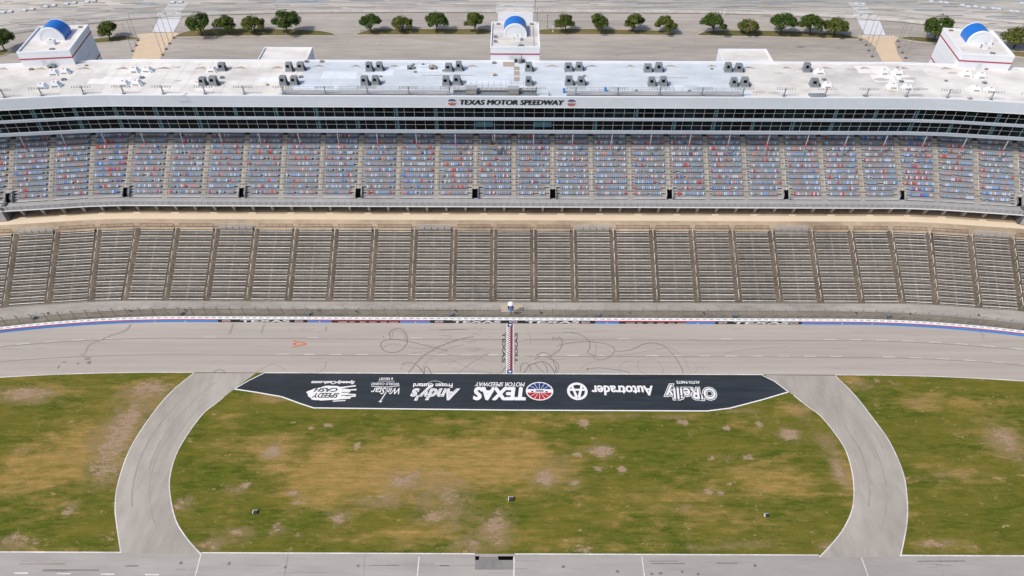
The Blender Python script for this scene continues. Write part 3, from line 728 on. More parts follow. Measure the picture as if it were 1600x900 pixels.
# ------------------------------------------------------------------ stand geometry: straight, a short wedge bay, then rotated
class Bend:
    def __init__(s, X0, w0, Yref, al):
        s.X0, s.al = X0, R(al); s.Yc = Yref-w0/(2*math.sin(s.al/2))
    def frame(s, k, half):
        "k: signed section number beyond the straight ('half' = number of straight bays on a side * 10)"
    def pt(s, S, Y):
        "nominal distance along S (10 m per bay) and depth Y -> place"
        sg = -1 if S < 0 else 1; a = abs(S)
        if a <= s.X0: return (S, Y)
        r = Y-s.Yc
        if a <= s.X0+10:
            t = (a-s.X0)/10; A = (0, r); B = (r*math.sin(s.al), r*math.cos(s.al)); x = A[0]+(B[0]-A[0])*t; y = A[1]+(B[1]-A[1])*t
        else:
            d = a-s.X0-10; x = r*math.sin(s.al)+d*math.cos(s.al); y = r*math.cos(s.al)-d*math.sin(s.al)
        return (sg*(s.X0+x), s.Yc+y)
    def rot(s, S):
        a = abs(S); sg = -1 if S > 0 else 1
        if a < s.X0-.01: return 0
        if abs(a-s.X0) <= .01: return sg*s.al/4
        if a < s.X0+9.99: return sg*s.al/2
        if a < s.X0+10.01: return sg*s.al*.75
        return sg*s.al
    def w(s, Y): return 2*(Y-s.Yc)*math.sin(s.al/2)
LB = Bend(95, 8.05, 124.3, 5.6)
UB = Bend(100, 8.7, 149.5, 6.2)

# ---- lower stand
LR, LY0, LZ0, LDY, LDZ = 26, 124.7, 1.95, .660, .352
LTOPY = LY0+LR*LDY; LTOPZ = LZ0+LR*LDZ
def lower_section(wfun, yref):
    "section in its own frame: x across, y depth (world Y - yref), children at real heights"
    t = empty('bleacher_section')
    b = MB(); A_ = .86
    def hw(Y): return wfun(Y)/2-A_
    for i in range(LR):
        Y = LY0+i*LDY; z = LZ0+i*LDZ; h0, h1 = hw(Y), hw(Y+LDY)
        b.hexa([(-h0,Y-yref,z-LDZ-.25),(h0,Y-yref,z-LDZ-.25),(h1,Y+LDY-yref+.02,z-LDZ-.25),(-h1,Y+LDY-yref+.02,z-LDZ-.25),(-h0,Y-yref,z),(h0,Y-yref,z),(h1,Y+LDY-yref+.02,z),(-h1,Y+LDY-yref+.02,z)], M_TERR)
    for i in range(LR):
        Y = LY0+i*LDY; z = LZ0+i*LDZ; b.box(-.3, .3, Y-yref-.004, Y+LDY-yref-.1, z-.3, z+.012, M_TSTEP)
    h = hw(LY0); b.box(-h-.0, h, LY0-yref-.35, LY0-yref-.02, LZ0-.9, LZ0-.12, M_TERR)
    b.build('terrace', t)
    for i in range(LR):
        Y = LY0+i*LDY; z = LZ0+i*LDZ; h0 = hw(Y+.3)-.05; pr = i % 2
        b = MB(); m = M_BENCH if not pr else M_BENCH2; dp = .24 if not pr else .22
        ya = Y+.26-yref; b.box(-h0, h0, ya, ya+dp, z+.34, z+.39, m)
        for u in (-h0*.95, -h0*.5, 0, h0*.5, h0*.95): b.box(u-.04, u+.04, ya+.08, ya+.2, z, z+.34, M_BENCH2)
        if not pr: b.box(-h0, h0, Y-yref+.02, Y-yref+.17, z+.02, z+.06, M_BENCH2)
        o = b.build('bench', t)
    return t
def guard(wfun, yref, pale):
    b = MB(); Y = LTOPY+.1-yref; h = wfun(LTOPY)/2-.8; mm = M_FASCW if pale else M_BROWN
    b.tube((-h,Y,LTOPZ), (-h,Y,LTOPZ+1.15), .04, M_LGREY if pale else M_TERR); b.tube((h,Y,LTOPZ), (h,Y,LTOPZ+1.15), .04, M_LGREY if pale else M_TERR)
    n = 5
    for i in range(n+1): u = -h+2*h*i/n; b.tube((u,Y,LTOPZ-.1), (u,Y,LTOPZ+1.1), .035, M_LGREY if pale else M_TSTEP)
    for z in (.4, .75, 1.1): b.tube((-h,Y,LTOPZ+z), (h,Y,LTOPZ+z), .03 if z < 1 else .07, M_LGREY if pale else M_RUST)
    b.box(-h, h, Y-1.0, Y-.1, LTOPZ+.0, LTOPZ+.05, M_TAN)
    if pale:
        b.box(-h+.05, h-.05, Y-.9, Y-.05, LTOPZ-.02, LTOPZ+.1, M_TSTEP)
        for i in range(n): u = -h+2*h*i/n; b.box(u+.12, u+2*h/n-.12, Y-.62, Y-.42, LTOPZ+.1, LTOPZ+.62, M_PARA)
    else:
        for sg in (-1, 1): b.tube((sg*h,Y,LTOPZ+1.1), (sg*h,Y-1.1,LTOPZ+.4), .035, M_TSTEP)
    return b.mesh('guard_rail')
YL = 133.0
w_st = lambda Y: 10.0
proto = {'s': lower_section(w_st, YL), 'w': lower_section(LB.w, YL)}
gm = {('s', False): guard(w_st, YL, False), ('s', True): guard(w_st, YL, True), ('w', False): guard(LB.w, YL, False)}
PALE = (-12, -7, -2, 2, 7, 12)
used = set()
for k in range(-13, 14):
    S = k*10.0; ty = 'w' if abs(k) == 10 else 's'
    if ty in used: o = copy_tree(proto[ty])
    else: o = proto[ty]; used.add(ty)
    o.location = (*LB.pt(S, YL), 0); o.rotation_euler = (0, 0, LB.rot(S))
    if ty == 'w': x, y = LB.pt(S, YL); o.location = (x, y, 0)
    pale = k in PALE
    for c in [c for c in o.children if c.name.startswith('guard_rail')]: bpy.data.objects.remove(c)
    g_ = link('guard_rail', gm[(ty, pale)], o)
    if k == 0: lab = 'brown and silver bleacher section in line with the starter stand and start line'
    else: lab = f"{'silver' if pale else 'brown'} railed bleacher section, {ORD[abs(k)]} to the {side(k)} of the start line"
    tag(o, lab, 'bleacher section', 'bleacher sections of the lower stand')
# guard rails must be fresh for each section: handled above because copies are made before the rail is linked
def lower_aisle():
    t = empty('aisle_stairs'); b = MB(); n = LR*2
    for i in range(n):
        Y = LY0+i*LDY/2-YL; z = LZ0+i*LDZ/2+.03-.17
        b.box(-.93, .93, Y, Y+LDY/2+.01, z-.5, z+.17*(1 if i % 2 == 0 else 1), M_TSTEP)
    b.build('steps', t)
    for j in range(6):
        i0 = 1+j*4.25; i1 = i0+2.7; b = MB()
        p = (0, LY0+i0*LDY-YL, LZ0+i0*LDZ+.95); q = (0, LY0+i1*LDY-YL, LZ0+i1*LDZ+.95)
        b.tube(p, q, .06, M_BENCH, n=5)
        for e in (p, q): b.tube((0, e[1], e[2]-1.1), e, .04, M_BENCH, n=5)
        b.build('handrail', t)
    return t
al0 = lower_aisle(); first = True
js = [-13.5+i for i in range(28)]
for k in js:
    o = al0 if first else copy_tree(al0); first = False
    S = k*10; a = LB.rot(S); o.location = (*LB.pt(S, YL), 0); o.rotation_euler = (0, 0, a)
    n_ = int(abs(k)+.5)
    tag(o, f'brown lower stand stairs with handrails, {ORD[n_]} to the {side(k)} of the start line', 'stairs', 'aisle stairs of the lower stand')

# ---- concourse between the stands
def bband(name, B_, y0, y1, z0, z1, m, Smax=150, kind='structure', **k):
    b = MB(); Ss = [-Smax, -B_.X0-10, -B_.X0, B_.X0, B_.X0+10, Smax]
    for a, c in zip(Ss, Ss[1:]):
        p = [B_.pt(a, y0), B_.pt(c, y0), B_.pt(c, y1), B_.pt(a, y1)]; zz = (z0, z0, z1, z1)
        b.poly([(*q, z) for q, z in zip(p, zz)], m)
    return tag(b.build(name), kind=kind, **k)
CZ = 11.0
bband('concourse', LB, LTOPY-.3, 162, CZ, CZ, M_TAN, label='tan concourse between the two stands')
bband('concourse_front_wall', LB, LTOPY+.25, LTOPY+.26, CZ, LTOPZ+.0, M_TSTEP)
bband('pale_walkway', UB, 145.35, 147.7, CZ+.02, CZ+.02, M_CREAM, label='cream painted strip along the concourse')
b = MB()
for i in range(-13, 14):
    S = i*10+2.2; p, q = UB.pt(S-.9, 147.7), UB.pt(S+.9, 147.7); r, s_ = UB.pt(S+.9, 148.25), UB.pt(S-.9, 148.25)
    b.poly([(*p, CZ+.02), (*q, CZ+.02), (*r, CZ+.02), (*s_, CZ+.02)], M_CREAM)
tag(b.build('pale_walkway_bays'), kind='structure')

# ---- upper deck structure
deck = empty('upper_deck', (0, 147.3, CZ), label='grey concrete upper deck with pale parapet on slanting columns', cat='seating deck')
def dp(o): o.parent = deck; o.location = (0, -147.3, -CZ); return o
def prism(b, B_, prof, m, Smax=150, caps=True):
    "sweep a closed (Y,z) profile along the bend"
    Ss = [-Smax, -B_.X0-10, -B_.X0, B_.X0, B_.X0+10, Smax]
    n = len(prof)
    for a, c in zip(Ss, Ss[1:]):
        for i in range(n):
            (y0, z0), (y1, z1) = prof[i], prof[(i+1) % n]
            b.poly([(*B_.pt(a, y0), z0), (*B_.pt(c, y0), z0), (*B_.pt(c, y1), z1), (*B_.pt(a, y1), z1)], m)
    if caps:
        for a in (Ss[0], Ss[-1]): b.poly([(*B_.pt(a, y), z) for y, z in prof], m)
DZ0 = 14.75
b = MB(); prism(b, UB, [(147.35,13.9),(147.35,DZ0-.15),(147.5,DZ0-.15),(149.6,DZ0-.15),(149.6,14.4),(165.4,23.5),(165.4,22.9),(149.9,13.9)], M_UTER); dp(b.build('deck_slab'))
b = MB(); prism(b, UB, [(147.2,13.8),(147.2,15.2),(147.4,15.2),(147.4,13.8)], M_PARA); prism(b, UB, [(147.1,13.8),(147.1,14.02),(147.2,14.02),(147.2,13.8)], M_FASCW); 
for i in range(-88, 89):                        # parapet joints
    S = i*1.66; x, y = UB.pt(S, 147.38); x2, y2 = UB.pt(S, 148.5)
    strip(b, [(x, y, 15.21), (x, y-.15, 15.21)], .07, .0, M_DARK)
    strip(b, [(x, y, 14.63), (x2, y2, 14.63)], .07, .005, M_URISE)
    b.box(x-.035, x+.035, y-.215, y-.19, 14.2, 15.1, M_URISE)
dp(b.build('parapet'))
b = MB(); prism(b, UB, [(147.42,14.6),(147.42,14.62),(148.6,14.62),(148.6,14.6)], M_PARA); dp(b.build('front_gangway'))
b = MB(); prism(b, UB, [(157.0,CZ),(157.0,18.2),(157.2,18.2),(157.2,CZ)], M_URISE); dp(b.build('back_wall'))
b = MB(); b.hexa([(-.28,.0,0),(.28,.0,0),(.28,.75,0),(-.28,.75,0),(-.28,-1.0,2.95),(.28,-1.0,2.95),(.28,.2,2.95),(-.28,.2,2.95)], M_CONC); cmesh = b.mesh('column')
for i in range(-29, 29):
    S = i*5+2.5-.0
    x, y = UB.pt(S, 148.9); o = link('column', cmesh, deck, (x, y-147.3, 0)); o.rotation_euler = (0, 0, UB.rot(S))

# ---- upper seating sections
UR, UY0, UZ0, UDY, UDZ = 11, 149.75, 14.75, 1.27, .885
SEATC = [((.28,.35,.42),24),((.24,.38,.62),19),((.52,.60,.72),18),((.55,.30,.29),15),((.55,.08,.08),5),((.08,.24,.64),2.5),((.28,.30,.32),22)]
SM = [mat(f'seat_plastic_{n_}', c, .5) for n_, (c, w) in zip(('slate','blue','pale','pink','red','royal','grey'), SEATC)]
WSUM = sum(w for _, w in SEATC)
def pickc(bright=0):
    r = random.uniform(0, WSUM+bright*18); a = 0
    for i, (c, w) in enumerate(SEATC):
        a += w+(bright*9 if i in (4, 5) else 0)
        if r <= a: return i
    return len(SEATC)-1
def seat_geo(b, x, y, z, m):
    b.box(x-.18, x+.18, y-.05, y+.38, z+.40, z+.47, m)
    b.hexa([(x-.18,y+.34,z+.42),(x+.18,y+.34,z+.42),(x+.18,y+.42,z+.42),(x-.18,y+.42,z+.42),(x-.17,y+.46,z+.90),(x+.17,y+.46,z+.90),(x+.17,y+.54,z+.90),(x-.17,y+.54,z+.90)], m)
    b.box(x-.04, x+.04, y+.2, y+.3, z, z+.4, M_DARK)
seat_me = []
for m in SM:
    b = MB(); seat_geo(b, 0, 0, 0, m); seat_me.append(b.mesh('seat'))
YU = 156.0
def upper_terrace(wfun):
    b = MB()
    for i in range(UR+1):
        for h in (0, 1):
            Y = UY0+i*UDY+h*UDY*.5; z = UZ0+i*UDZ+h*UDZ*.5+(.0 if h else 0); Yn = Y+UDY*.5
            h0, h1 = wfun(Y)/2-.7, wfun(Yn)/2-.7; y0, y1 = Y-YU, Yn-YU
            zb = z-UDZ*.5-.05
            b.hexa([(-h0,y0,zb),(h0,y0,zb),(h1,y1,zb),(-h1,y1,zb),(-h0,y0,z-.01),(h0,y0,z-.01),(h1,y1,z-.01),(-h1,y1,z-.01)], M_UTER if h else M_UTER)
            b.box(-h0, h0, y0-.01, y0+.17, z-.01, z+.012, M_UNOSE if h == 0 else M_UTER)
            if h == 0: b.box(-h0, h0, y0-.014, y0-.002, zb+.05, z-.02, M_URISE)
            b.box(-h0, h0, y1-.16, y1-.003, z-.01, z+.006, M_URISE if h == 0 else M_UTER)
    return b.mesh('terrace')
tm = {'s': upper_terrace(w_st), 'w': upper_terrace(UB.w)}
PORT = (-13,-10,-7,-4,-1,1,4,7,10,13)
def is_portal(j): return j in PORT
for k in range(-14, 14):
    S = k*10+5.0; sg = -1 if S < 0 else 1; ty = 'w' if abs(S) == 105 else 's'
    o = empty('seating_section', (*UB.pt(S, YU), 0), UB.rot(S))
    n_ = int(abs(S)/10+.5)
    br = 1 if (k in (-11, 10)) else 0
    tag(o, f"{'strong' if br else 'mixed'} blue and red seating section, {ORD[n_]} to the {side(S)} of the start line", 'seating section', 'seating sections of the upper deck')
    link('terrace', tm[ty], o)
    wf = w_st if ty == 's' else UB.w; cnt = 0; rest = MB()
    # local left edge is world left
    jl, jr = k, k+1
    if S < -100: pl, pr_ = is_portal(k), is_portal(k+1)
    pl, pr_ = is_portal(jl), is_portal(jr)
    for i in range(UR):
        Y = UY0+i*UDY+UDY*.5+.04; z = UZ0+i*UDZ+UDZ*.5; hw_ = wf(Y)/2-.68
        lo, hi = -hw_+.1, hw_-.1
        if i < 2: lo += 1.05*pl; hi -= 1.05*pr_
        n = int((hi-lo)/.5); off = (hi-lo-n*.5)/2
        for q in range(n):
            x = lo+off+.25+q*.5; ci = pickc(br)
            if random.random() < .04: continue
            if cnt < 100: s_ = link('seat', seat_me[ci], o, (x, Y-YU, z)); cnt += 1
            else: seat_geo(rest, x, Y-YU, z, SM[ci])
    tag(rest.build('seats', o), kind='stuff')
def upper_aisle(i0):
    b = MB()
    for i in range(i0*2, UR*2+1):
        Y = UY0+i*UDY/2-YU; z = UZ0+i*UDZ/2+.012
        b.box(-.74, .74, Y, Y+UDY/2+.01, z-.6, z, M_STEP)
        b.box(-.74, .74, Y+UDY/2-.22, Y+UDY/2+.004, z-.1, z+.006, M_TERR)
        if i % 2: b.box(-.74, -.48, Y+.0, Y+UDY/2-.17, z-.1, z+.007, M_UTER); b.box(.48, .74, Y+.0, Y+UDY/2-.17, z-.1, z+.007, M_UTER)
        if i % 2 == 0: b.box(-.6, .6, Y-.30, Y+.02, z-.4, z-.19, M_STEP)
    return b.mesh('steps')
am = {0: upper_aisle(0), 2: upper_aisle(2)}
b = MB()
for p, q in ((1, 4.4), (5.4, 8.4)): b.tube((0, UY0+p*UDY-YU, UZ0+p*UDZ+.95), (0, UY0+q*UDY-YU, UZ0+q*UDZ+.95), .04, M_BENCH, n=4)
rail_me = b.mesh('handrail')
bp_ = MB()                                             # portal: dark doorway between sloping pale walls
yf = UY0-YU-.25; yb = yf+2.6; z0 = DZ0; zt_ = DZ0+1.95
for sx_ in (-1, 1):
    xa, xb = sorted((sx_*.74, sx_*.86))
    bp_.hexa([(xa,yf,z0-.1),(xb,yf,z0-.1),(xb,yb,z0-.1),(xa,yb,z0-.1),(xa,yf,z0+.75),(xb,yf,z0+.75),(xb,yb,zt_+.1),(xa,yb,zt_+.1)], M_PARA)
bp_.box(-.74, .74, yf+1.75, yb, zt_-.12, zt_+.02, M_STEP)
portal_frame = bp_.mesh('frame')
b = MB(); b.hexa([(-.739,yf+.35,z0+.0),(.739,yf+.35,z0+.0),(.739,yb,z0+.0),(-.739,yb,z0+.0),(-.739,yf+.35,z0+.05),(.739,yf+.35,z0+.05),(.739,yb-.01,zt_-.13),(-.739,yb-.01,zt_-.13)], M_DARK); portal_void = b.mesh('doorway')  # solid near-black wedge: shade inside the opening is put in by colour
b = MB()
for sx_ in (-1, 1):
    for i in range(5):
        y = UY0-YU+i*UDY*.5; z = UZ0+i*UDZ*.5+.02; xa, xb = sorted((sx_*.97, sx_*1.85)); b.box(xa, xb, y, y+.62, z-.5, z, M_STEP)
portal_steps = b.mesh('side_steps')
b = MB()
for sx_ in (-1, 1):
    for z in (.55, 1.05): b.tube((sx_*.8, yf, z0+.75+z*.7), (sx_*.8, yb, zt_+.1+z*.7), .03, M_LGREY)
    for y, z in ((yf, z0+.7), (yb, zt_)): b.tube((sx_*.8, y, z), (sx_*.8, y, z+.85), .03, M_LGREY)
b.tube((-.8, yb, zt_+.8), (.8, yb, zt_+.8), .03, M_LGREY)
portal_rail = b.mesh('guard_rail')
for j in range(-14, 15):
    S = j*10.0; po = is_portal(j)
    o = empty('aisle_stairs', (*UB.pt(S, YU), 0), UB.rot(S)); n_ = abs(j)
    lab = 'pale aisle stairs between upper deck seats directly above the start line' if j == 0 else f"pale upper deck stairs{' above a doorway' if po else ''}, {ORD[n_]} to the {side(j)} of the start line"
    tag(o, lab, 'stairs', 'aisle stairs of the upper deck')
    link('steps', am[2 if po else 0], o); link('handrail', rail_me, o)
    if po:
        p = empty('doorway_portal', (*UB.pt(S, YU), 0), UB.rot(S))
        i_ = PORT.index(j)+1
        tag(p, f'dark framed doorway at the foot of the upper deck, {ORD[i_]} from the left', 'doorway', 'doorways at the foot of the upper deck')
        link('frame', portal_frame, p); link('doorway', portal_void, p); link('side_steps', portal_steps, p); link('guard_rail', portal_rail, p)
# the deck steps forward at both ends
for sg in (-1, 1):
    o = empty('lower_seating_extension', (0, 0, 0), label=f'seating block stepping forward over the concourse at the far {side(sg)} end', cat='seating block')
    b = MB()
    for r_ in (1, 2):
        Y = UY0-r_*1.2; z = UZ0-r_*.75
        p = [UB.pt(sg*132, Y), UB.pt(sg*150, Y), UB.pt(sg*150, Y+1.2), UB.pt(sg*132, Y+1.2)]
        b.hexa([(*q, z-.8) for q in p]+[(*q, z) for q in p], M_UTER)
    p = [UB.pt(sg*131, UY0-3.0), UB.pt(sg*150, UY0-3.0), UB.pt(sg*150, UY0-2.3), UB.pt(sg*131, UY0-2.3)]
    b.hexa([(*q, CZ+.3) for q in p]+[(*q, 14.0) for q in p], M_PARA); b.build('terrace', o)
    b = MB(); p = [UB.pt(sg*130.4, UY0-2.6), UB.pt(sg*131.2, UY0-2.6), UB.pt(sg*131.2, UY0), UB.pt(sg*130.4, UY0)]
    b.hexa([(*q, CZ) for q in p]+[(*q, 15.0) for q in p], M_URISE); b.build('side_wall', o)
    b = MB()
    for r_ in (1, 2):
        for q in range(20):
            x, y = UB.pt(sg*(133+q*.62), UY0-r_*1.2+.5); seat_geo(b, x, y, UZ0-r_*.75, SM[pickc()])
    b.build('seats', o)

# ------------------------------------------------------------------ suites building above the deck
bld = empty('suite_building', (0, 170, 0), label='long white roofed press and suite building with two dark glass storeys', cat='building')
def bp2(o): o.parent = bld; o.location = (0, -170, 0); return o
FY, RZ, BY = 159.75, 38.0, 178.4
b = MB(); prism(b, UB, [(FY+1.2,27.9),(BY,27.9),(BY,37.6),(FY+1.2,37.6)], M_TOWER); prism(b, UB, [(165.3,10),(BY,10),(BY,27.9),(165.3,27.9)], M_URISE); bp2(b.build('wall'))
b = MB(); prism(b, UB, [(FY+.25,37.6),(BY+.1,37.6),(BY+.1,RZ),(FY+.25,RZ)], M_ROOFW); bp2(b.build('roof'))
b = MB(); p = [(-57.5,FY+.3),(58.0,FY+.3),(60.5,BY-.2),(-54,BY-.2)]; p = [(-58.5,FY+.3),(58.5,FY+.3),(57.5,170),(62.5,BY-.3),(-55,BY-.3),(-54.5,170)]
b.poly([(x, y, RZ+.015) for x, y in p], M_ROOFB); bp2(b.build('roof_membrane'))
b = MB(); prism(b, UB, [(BY-.35,RZ),(BY+.15,RZ),(BY+.15,RZ+.35),(BY-.35,RZ+.35)], M_FASCW)
prism(b, UB, [(FY+.02,RZ-.3),(FY+.02,RZ+.12),(FY+.35,RZ+.12),(FY+.35,RZ-.3)], M_FASCW); bp2(b.build('parapet'))
b = MB(); prism(b, UB, [(FY,35.0),(FY,RZ-.05),(FY+1.0,RZ-.05),(FY+1.0,35.0)], M_FASC); prism(b, UB, [(FY-.03,35.0),(FY-.03,35.14),(FY,35.14),(FY,35.0)], M_FASCW); bp2(b.build('fascia'))
for z0_, z1_, nm in ((31.52,32.15,'spandrel_band'),(27.85,28.6,'sill_band')):
    b = MB(); prism(b, UB, [(FY-.15,z0_),(FY-.15,z1_),(FY+1.0,z1_),(FY+1.0,z0_)], M_BAND)
    prism(b, UB, [(FY-.18,z1_-.12),(FY-.18,z1_),(FY-.15,z1_),(FY-.15,z1_-.12)], M_BAND); bp2(b.build(nm))
# windows: one per bay and storey, glass pane with its metal grid
def window_bay(w, z0_, z1_):
    g_ = MB(); g_.box(-w/2+.002, w/2-.002, .35, .45, z0_-.02, z1_+.02, M_GLASS)
    f_ = MB()
    n = max(1, round(w/2.5))
    for i in range(n+1):
        u = -w/2+w*i/n; e = .032; f_.box(max(u-e, -w/2+.001), min(u+e, w/2-.001), .29, .36, z0_, z1_, M_FRAME)
    zm = (z0_+z1_)/2-.05; f_.box(-w/2+.002, w/2-.002, .30, .37, zm-.025, zm+.025, M_FRAME)
    return g_.mesh('glass'), f_.mesh('frame')
wm = {}
for st_, (z0_, z1_) in enumerate(((32.15,35.0),(28.6,31.52))):
    for ty, w in (('s', 10.0), ('w', UB.w(FY))): wm[(st_, ty)] = window_bay(w, z0_, z1_)
for k in range(-14, 14):
    S = k*10+5.0; ty = 'w' if abs(S) == 105 else 's'
    for st_ in (0, 1):
        gl, fr = wm[(st_, ty)]; x, y = UB.pt(S, FY)
        o = link('window', gl, bld, (x, y-170, 0)); o.rotation_euler = (0, 0, UB.rot(S)); link('frame', fr, o)
b = MB()
for x0_, x1_ in ((743,770),(834,862)):
    a, c = at(x0_, 196, 30.5)[0], at(x1_, 196, 30.5)[0]; b.box(a, c, FY+.30, FY+.345, 29.5, 31.0, M_TEAL)
for i in range(-13, 13):
    X = i*10+.6+random.uniform(-.1,.1); x, y = UB.pt(X, FY); 
    for z0_, z1_ in ((28.8,31.3),(32.4,34.8)):
        if random.random() < .75 and abs(X) > 14: b.box(x-.3, x+.3, y+.31, y+.345, z0_, z1_, M_TEAL)
bp2(b.build('blind'))
b = MB(); b.tube((0,0,0), (0,0,4.6), .14, M_FRAME, n=8); b.tube((0,-.01,1.1), (0,-.01,2.2), .16, M_PINK, n=8); b.box(-.3,.3,-.3,.3,0,.1,M_GREY); post = b.mesh('support_post')
for k in range(-14, 14):
    S = k*10+5.0+(.0); x, y = UB.pt(S, 159.15); o = link('support_post', post, bld, (x, y-170, 23.2)); o.rotation_euler = (0, 0, UB.rot(S))
t = empty('camera_perch', (at(770,222,25.2)[0], 158.8, 25.0), label='small tan camera perch hanging under the suites just left of the start line', cat='camera perch')
b = MB(); b.box(-1.1,1.1,-.9,.3,0,.12,M_TSTEP); b.build('floor', t)
b = MB(); b.box(-1.1,1.1,-.95,-.9,.12,.5,M_BROWN); b.box(-1.12,-1.06,-.9,.3,.12,.5,M_BROWN); b.box(1.06,1.12,-.9,.3,.12,.5,M_BROWN); b.build('railing', t)
b = MB(); b.box(-.5,.2,-.3,.2,.12,1.2,M_BOX); b.tube((0,0,1.2),(0,0,2.8),.06,M_FRAME); b.build('camera_head', t)
# flat roofed wings at the back
for sg, (xa, xb) in ((-1, (-67.8,-54.8)), (1, (55.4,68.4))):
    b = MB(); b.box(xa, xb, BY+.15, 186.0, 0, 37.9, M_TOWER); b.box(xa+.2, xb-.2, BY+.2, 185.7, 37.9, 37.98, M_ROOFW)
    for q in ((xa, xa+.2, BY+.15, 186), (xb-.2, xb, BY+.15, 186), (xa+.2, xb-.2, 185.75, 186)): b.box(*q, 37.9, 38.35, M_FASCW)
    bp2(b.build('rear_wing'))
b = MB(); rr = random.Random(4)                      # repair patches and seams of the roof membrane
for i in range(34):
    X = rr.uniform(-118, 118); Y = rr.uniform(FY+3, BY-3); w_ = rr.uniform(1.5, 5.5); d_ = rr.uniform(.8, 2.2); blue = abs(X) < 50
    if 50 <= abs(X) < 66: continue
    drop = 0 if abs(X) < 98 else (abs(X)-98)*.09; Y -= drop
    b.poly([(X-w_,Y-d_,RZ+.017+i*.0003),(X+w_,Y-d_,RZ+.017+i*.0003),(X+w_,Y+d_,RZ+.017+i*.0003),(X-w_,Y+d_,RZ+.017+i*.0003)], (M_RP1 if i % 2 else M_RP2) if blue else (M_RP3 if i % 2 else M_RP4))
for x in (403, 400): 
    p, q = at(x, 128, RZ), at(x+48, 105, RZ); b.poly([(p[0],p[1],RZ+.03),(q[0],p[1],RZ+.03),(q[0],p[1]+2.2,RZ+.03),(p[0],p[1]+2.2,RZ+.03)], M_FASCW) if x == 403 else None
for i in range(-34, 35):
    X = i*3.3
    drop = 0 if abs(X) < 98 else (abs(X)-98)*.1
    strip(b, [(X, FY+1.5-drop), (X, BY-1-drop)], .07, RZ+.031, M_RP2 if abs(X) < 56 else M_RP4)
for yy_ in (4.5, 8.5, 12.5): strip(b, [(-96, FY+yy_), (96, FY+yy_)], .06, RZ+.032, M_RP4)
for i in range(60):
    X = rr.uniform(-118, 118); Y = rr.uniform(FY+1.5, BY-1)-(0 if abs(X) < 98 else (abs(X)-98)*.1); w_ = rr.uniform(.3, 1.3); P = []
    for k_ in range(9): a_ = k_/9*6.283; P.append((X+w_*1.6*math.cos(a_)*rr.uniform(.6,1.2), Y+w_*.6*math.sin(a_)*rr.uniform(.6,1.2), RZ+.034+i*.0002))
    b.poly(P, M_RP2 if abs(X) < 56 else M_RP5)
tag(bp2(b.build('membrane_patches')), kind='stuff')
b = MB()                                             # roof drain stains at the back edge
for x in (5,64,132,192,257,316,376,434,498,556,616,676,738,863,925,985,1048,1112,1169,1229,1290,1351,1412,1478,1543,1597):
    yy = 103 if abs(x-800) < 350 else 104+abs(x-800)*.004; X, Y = at(x, yy, RZ); wd = random.uniform(1.3, 2.3); P = []
    n_ = 9
    for i in range(n_):
        u = -1+2*i/(n_-1); P.append((X+u*wd, Y-.35+random.uniform(-.08,.08)-(.3*abs(u)), RZ+.03))
    P += [(X+.25, Y+.5, RZ+.03), (X-.2, Y+.55, RZ+.03)]
    c_ = (X, Y, RZ+.03)
    for i in range(len(P)): b.poly([c_, P[i], P[(i+1) % len(P)]], M_BROWN)
bp2(b.build('drain_stain'))
# sign on the fascia
b = MB()
xa, xb = at(719, 160, 36.5)[0], at(881, 160, 36.5)[0]
bold_text(b, "TEXAS MOTOR SPEEDWAY", lambda u, v: (xa+(xb-xa)*u, FY-.06, 35.88+1.32*v), M_BLACK, .0058, (0,-.004,0), shear=.2)
tag(b.build('sign_lettering'), 'black TEXAS MOTOR SPEEDWAY letters on the white fascia of the suites', 'sign lettering')
for x, s_ in ((706.5,'left'),(893,'right')):
    b = MB(); X = at(x, 160, 36.5)[0]; emblem(b, lambda u, v, L: (X+u*1.25, FY-.05-L*.01, 36.5+v*1.05))
    tag(b.build('oval_emblem'), f'navy and red oval emblem on the fascia to the {s_} of the black lettering', 'emblem', 'emblems beside the fascia lettering')

# ------------------------------------------------------------------ things on the roof
def hvac(grey):
    t = empty('air_conditioner'); m = M_GREY if grey else M_TOWER
    b = MB()
    if grey:
        b.hexa([(-.95,-.9,.2),(.95,-.9,.2),(.95,.9,.2),(-.95,.9,.2),(-.8,-.55,2.1),(.8,-.55,2.1),(.8,.8,2.1),(-.8,.8,2.1)], m)
        b.box(-1.1,1.1,-1.0,1.0,0,.2,M_LGREY)
    else:
        b.hexa([(-1.2,-.9,.15),(1.2,-.9,.15),(1.2,.9,.15),(-1.2,.9,.15),(-.75,-.5,1.25),(.75,-.5,1.25),(.75,.6,1.25),(-.75,.6,1.25)], m)
        b.box(-1.3,1.3,-1.0,1.0,0,.15,M_FASCW)
    b.build('cabinet', t)
    b = MB()
    if grey: b.hexa([(-.55,-.86,1.25),(.25,-.86,1.25),(.25,-.7,1.25),(-.55,-.7,1.25),(-.5,-.68,1.8),(.2,-.68,1.8),(.2,-.5,1.8),(-.5,-.5,1.8)], M_DARK)
    else: b.box(-.7,.7,-.93,-.7,.15,.5,M_BROWN); b.box(-.25,.15,-.3,.0,1.25,1.33,M_RED)
    b.build('vent_grille', t)
    b = MB()
    if grey: b.hexa([(.85,-.7,.1),(1.5,-.7,.1),(1.5,.1,.1),(.85,.1,.1),(.8,-.5,1.3),(1.05,-.5,1.3),(1.05,.1,1.3),(.8,.1,1.3)], M_BOX)
    else: b.hexa([(1.0,-.8,.1),(1.7,-.5,.1),(1.7,.5,.1),(1.0,.8,.1),(.8,-.4,1.1),(.95,-.2,1.1),(.95,.3,1.1),(.8,.5,1.1)], M_PADB)
    b.build('duct', t)
    return t
hp = {1: hvac(True), 0: hvac(False)}; seen = set()
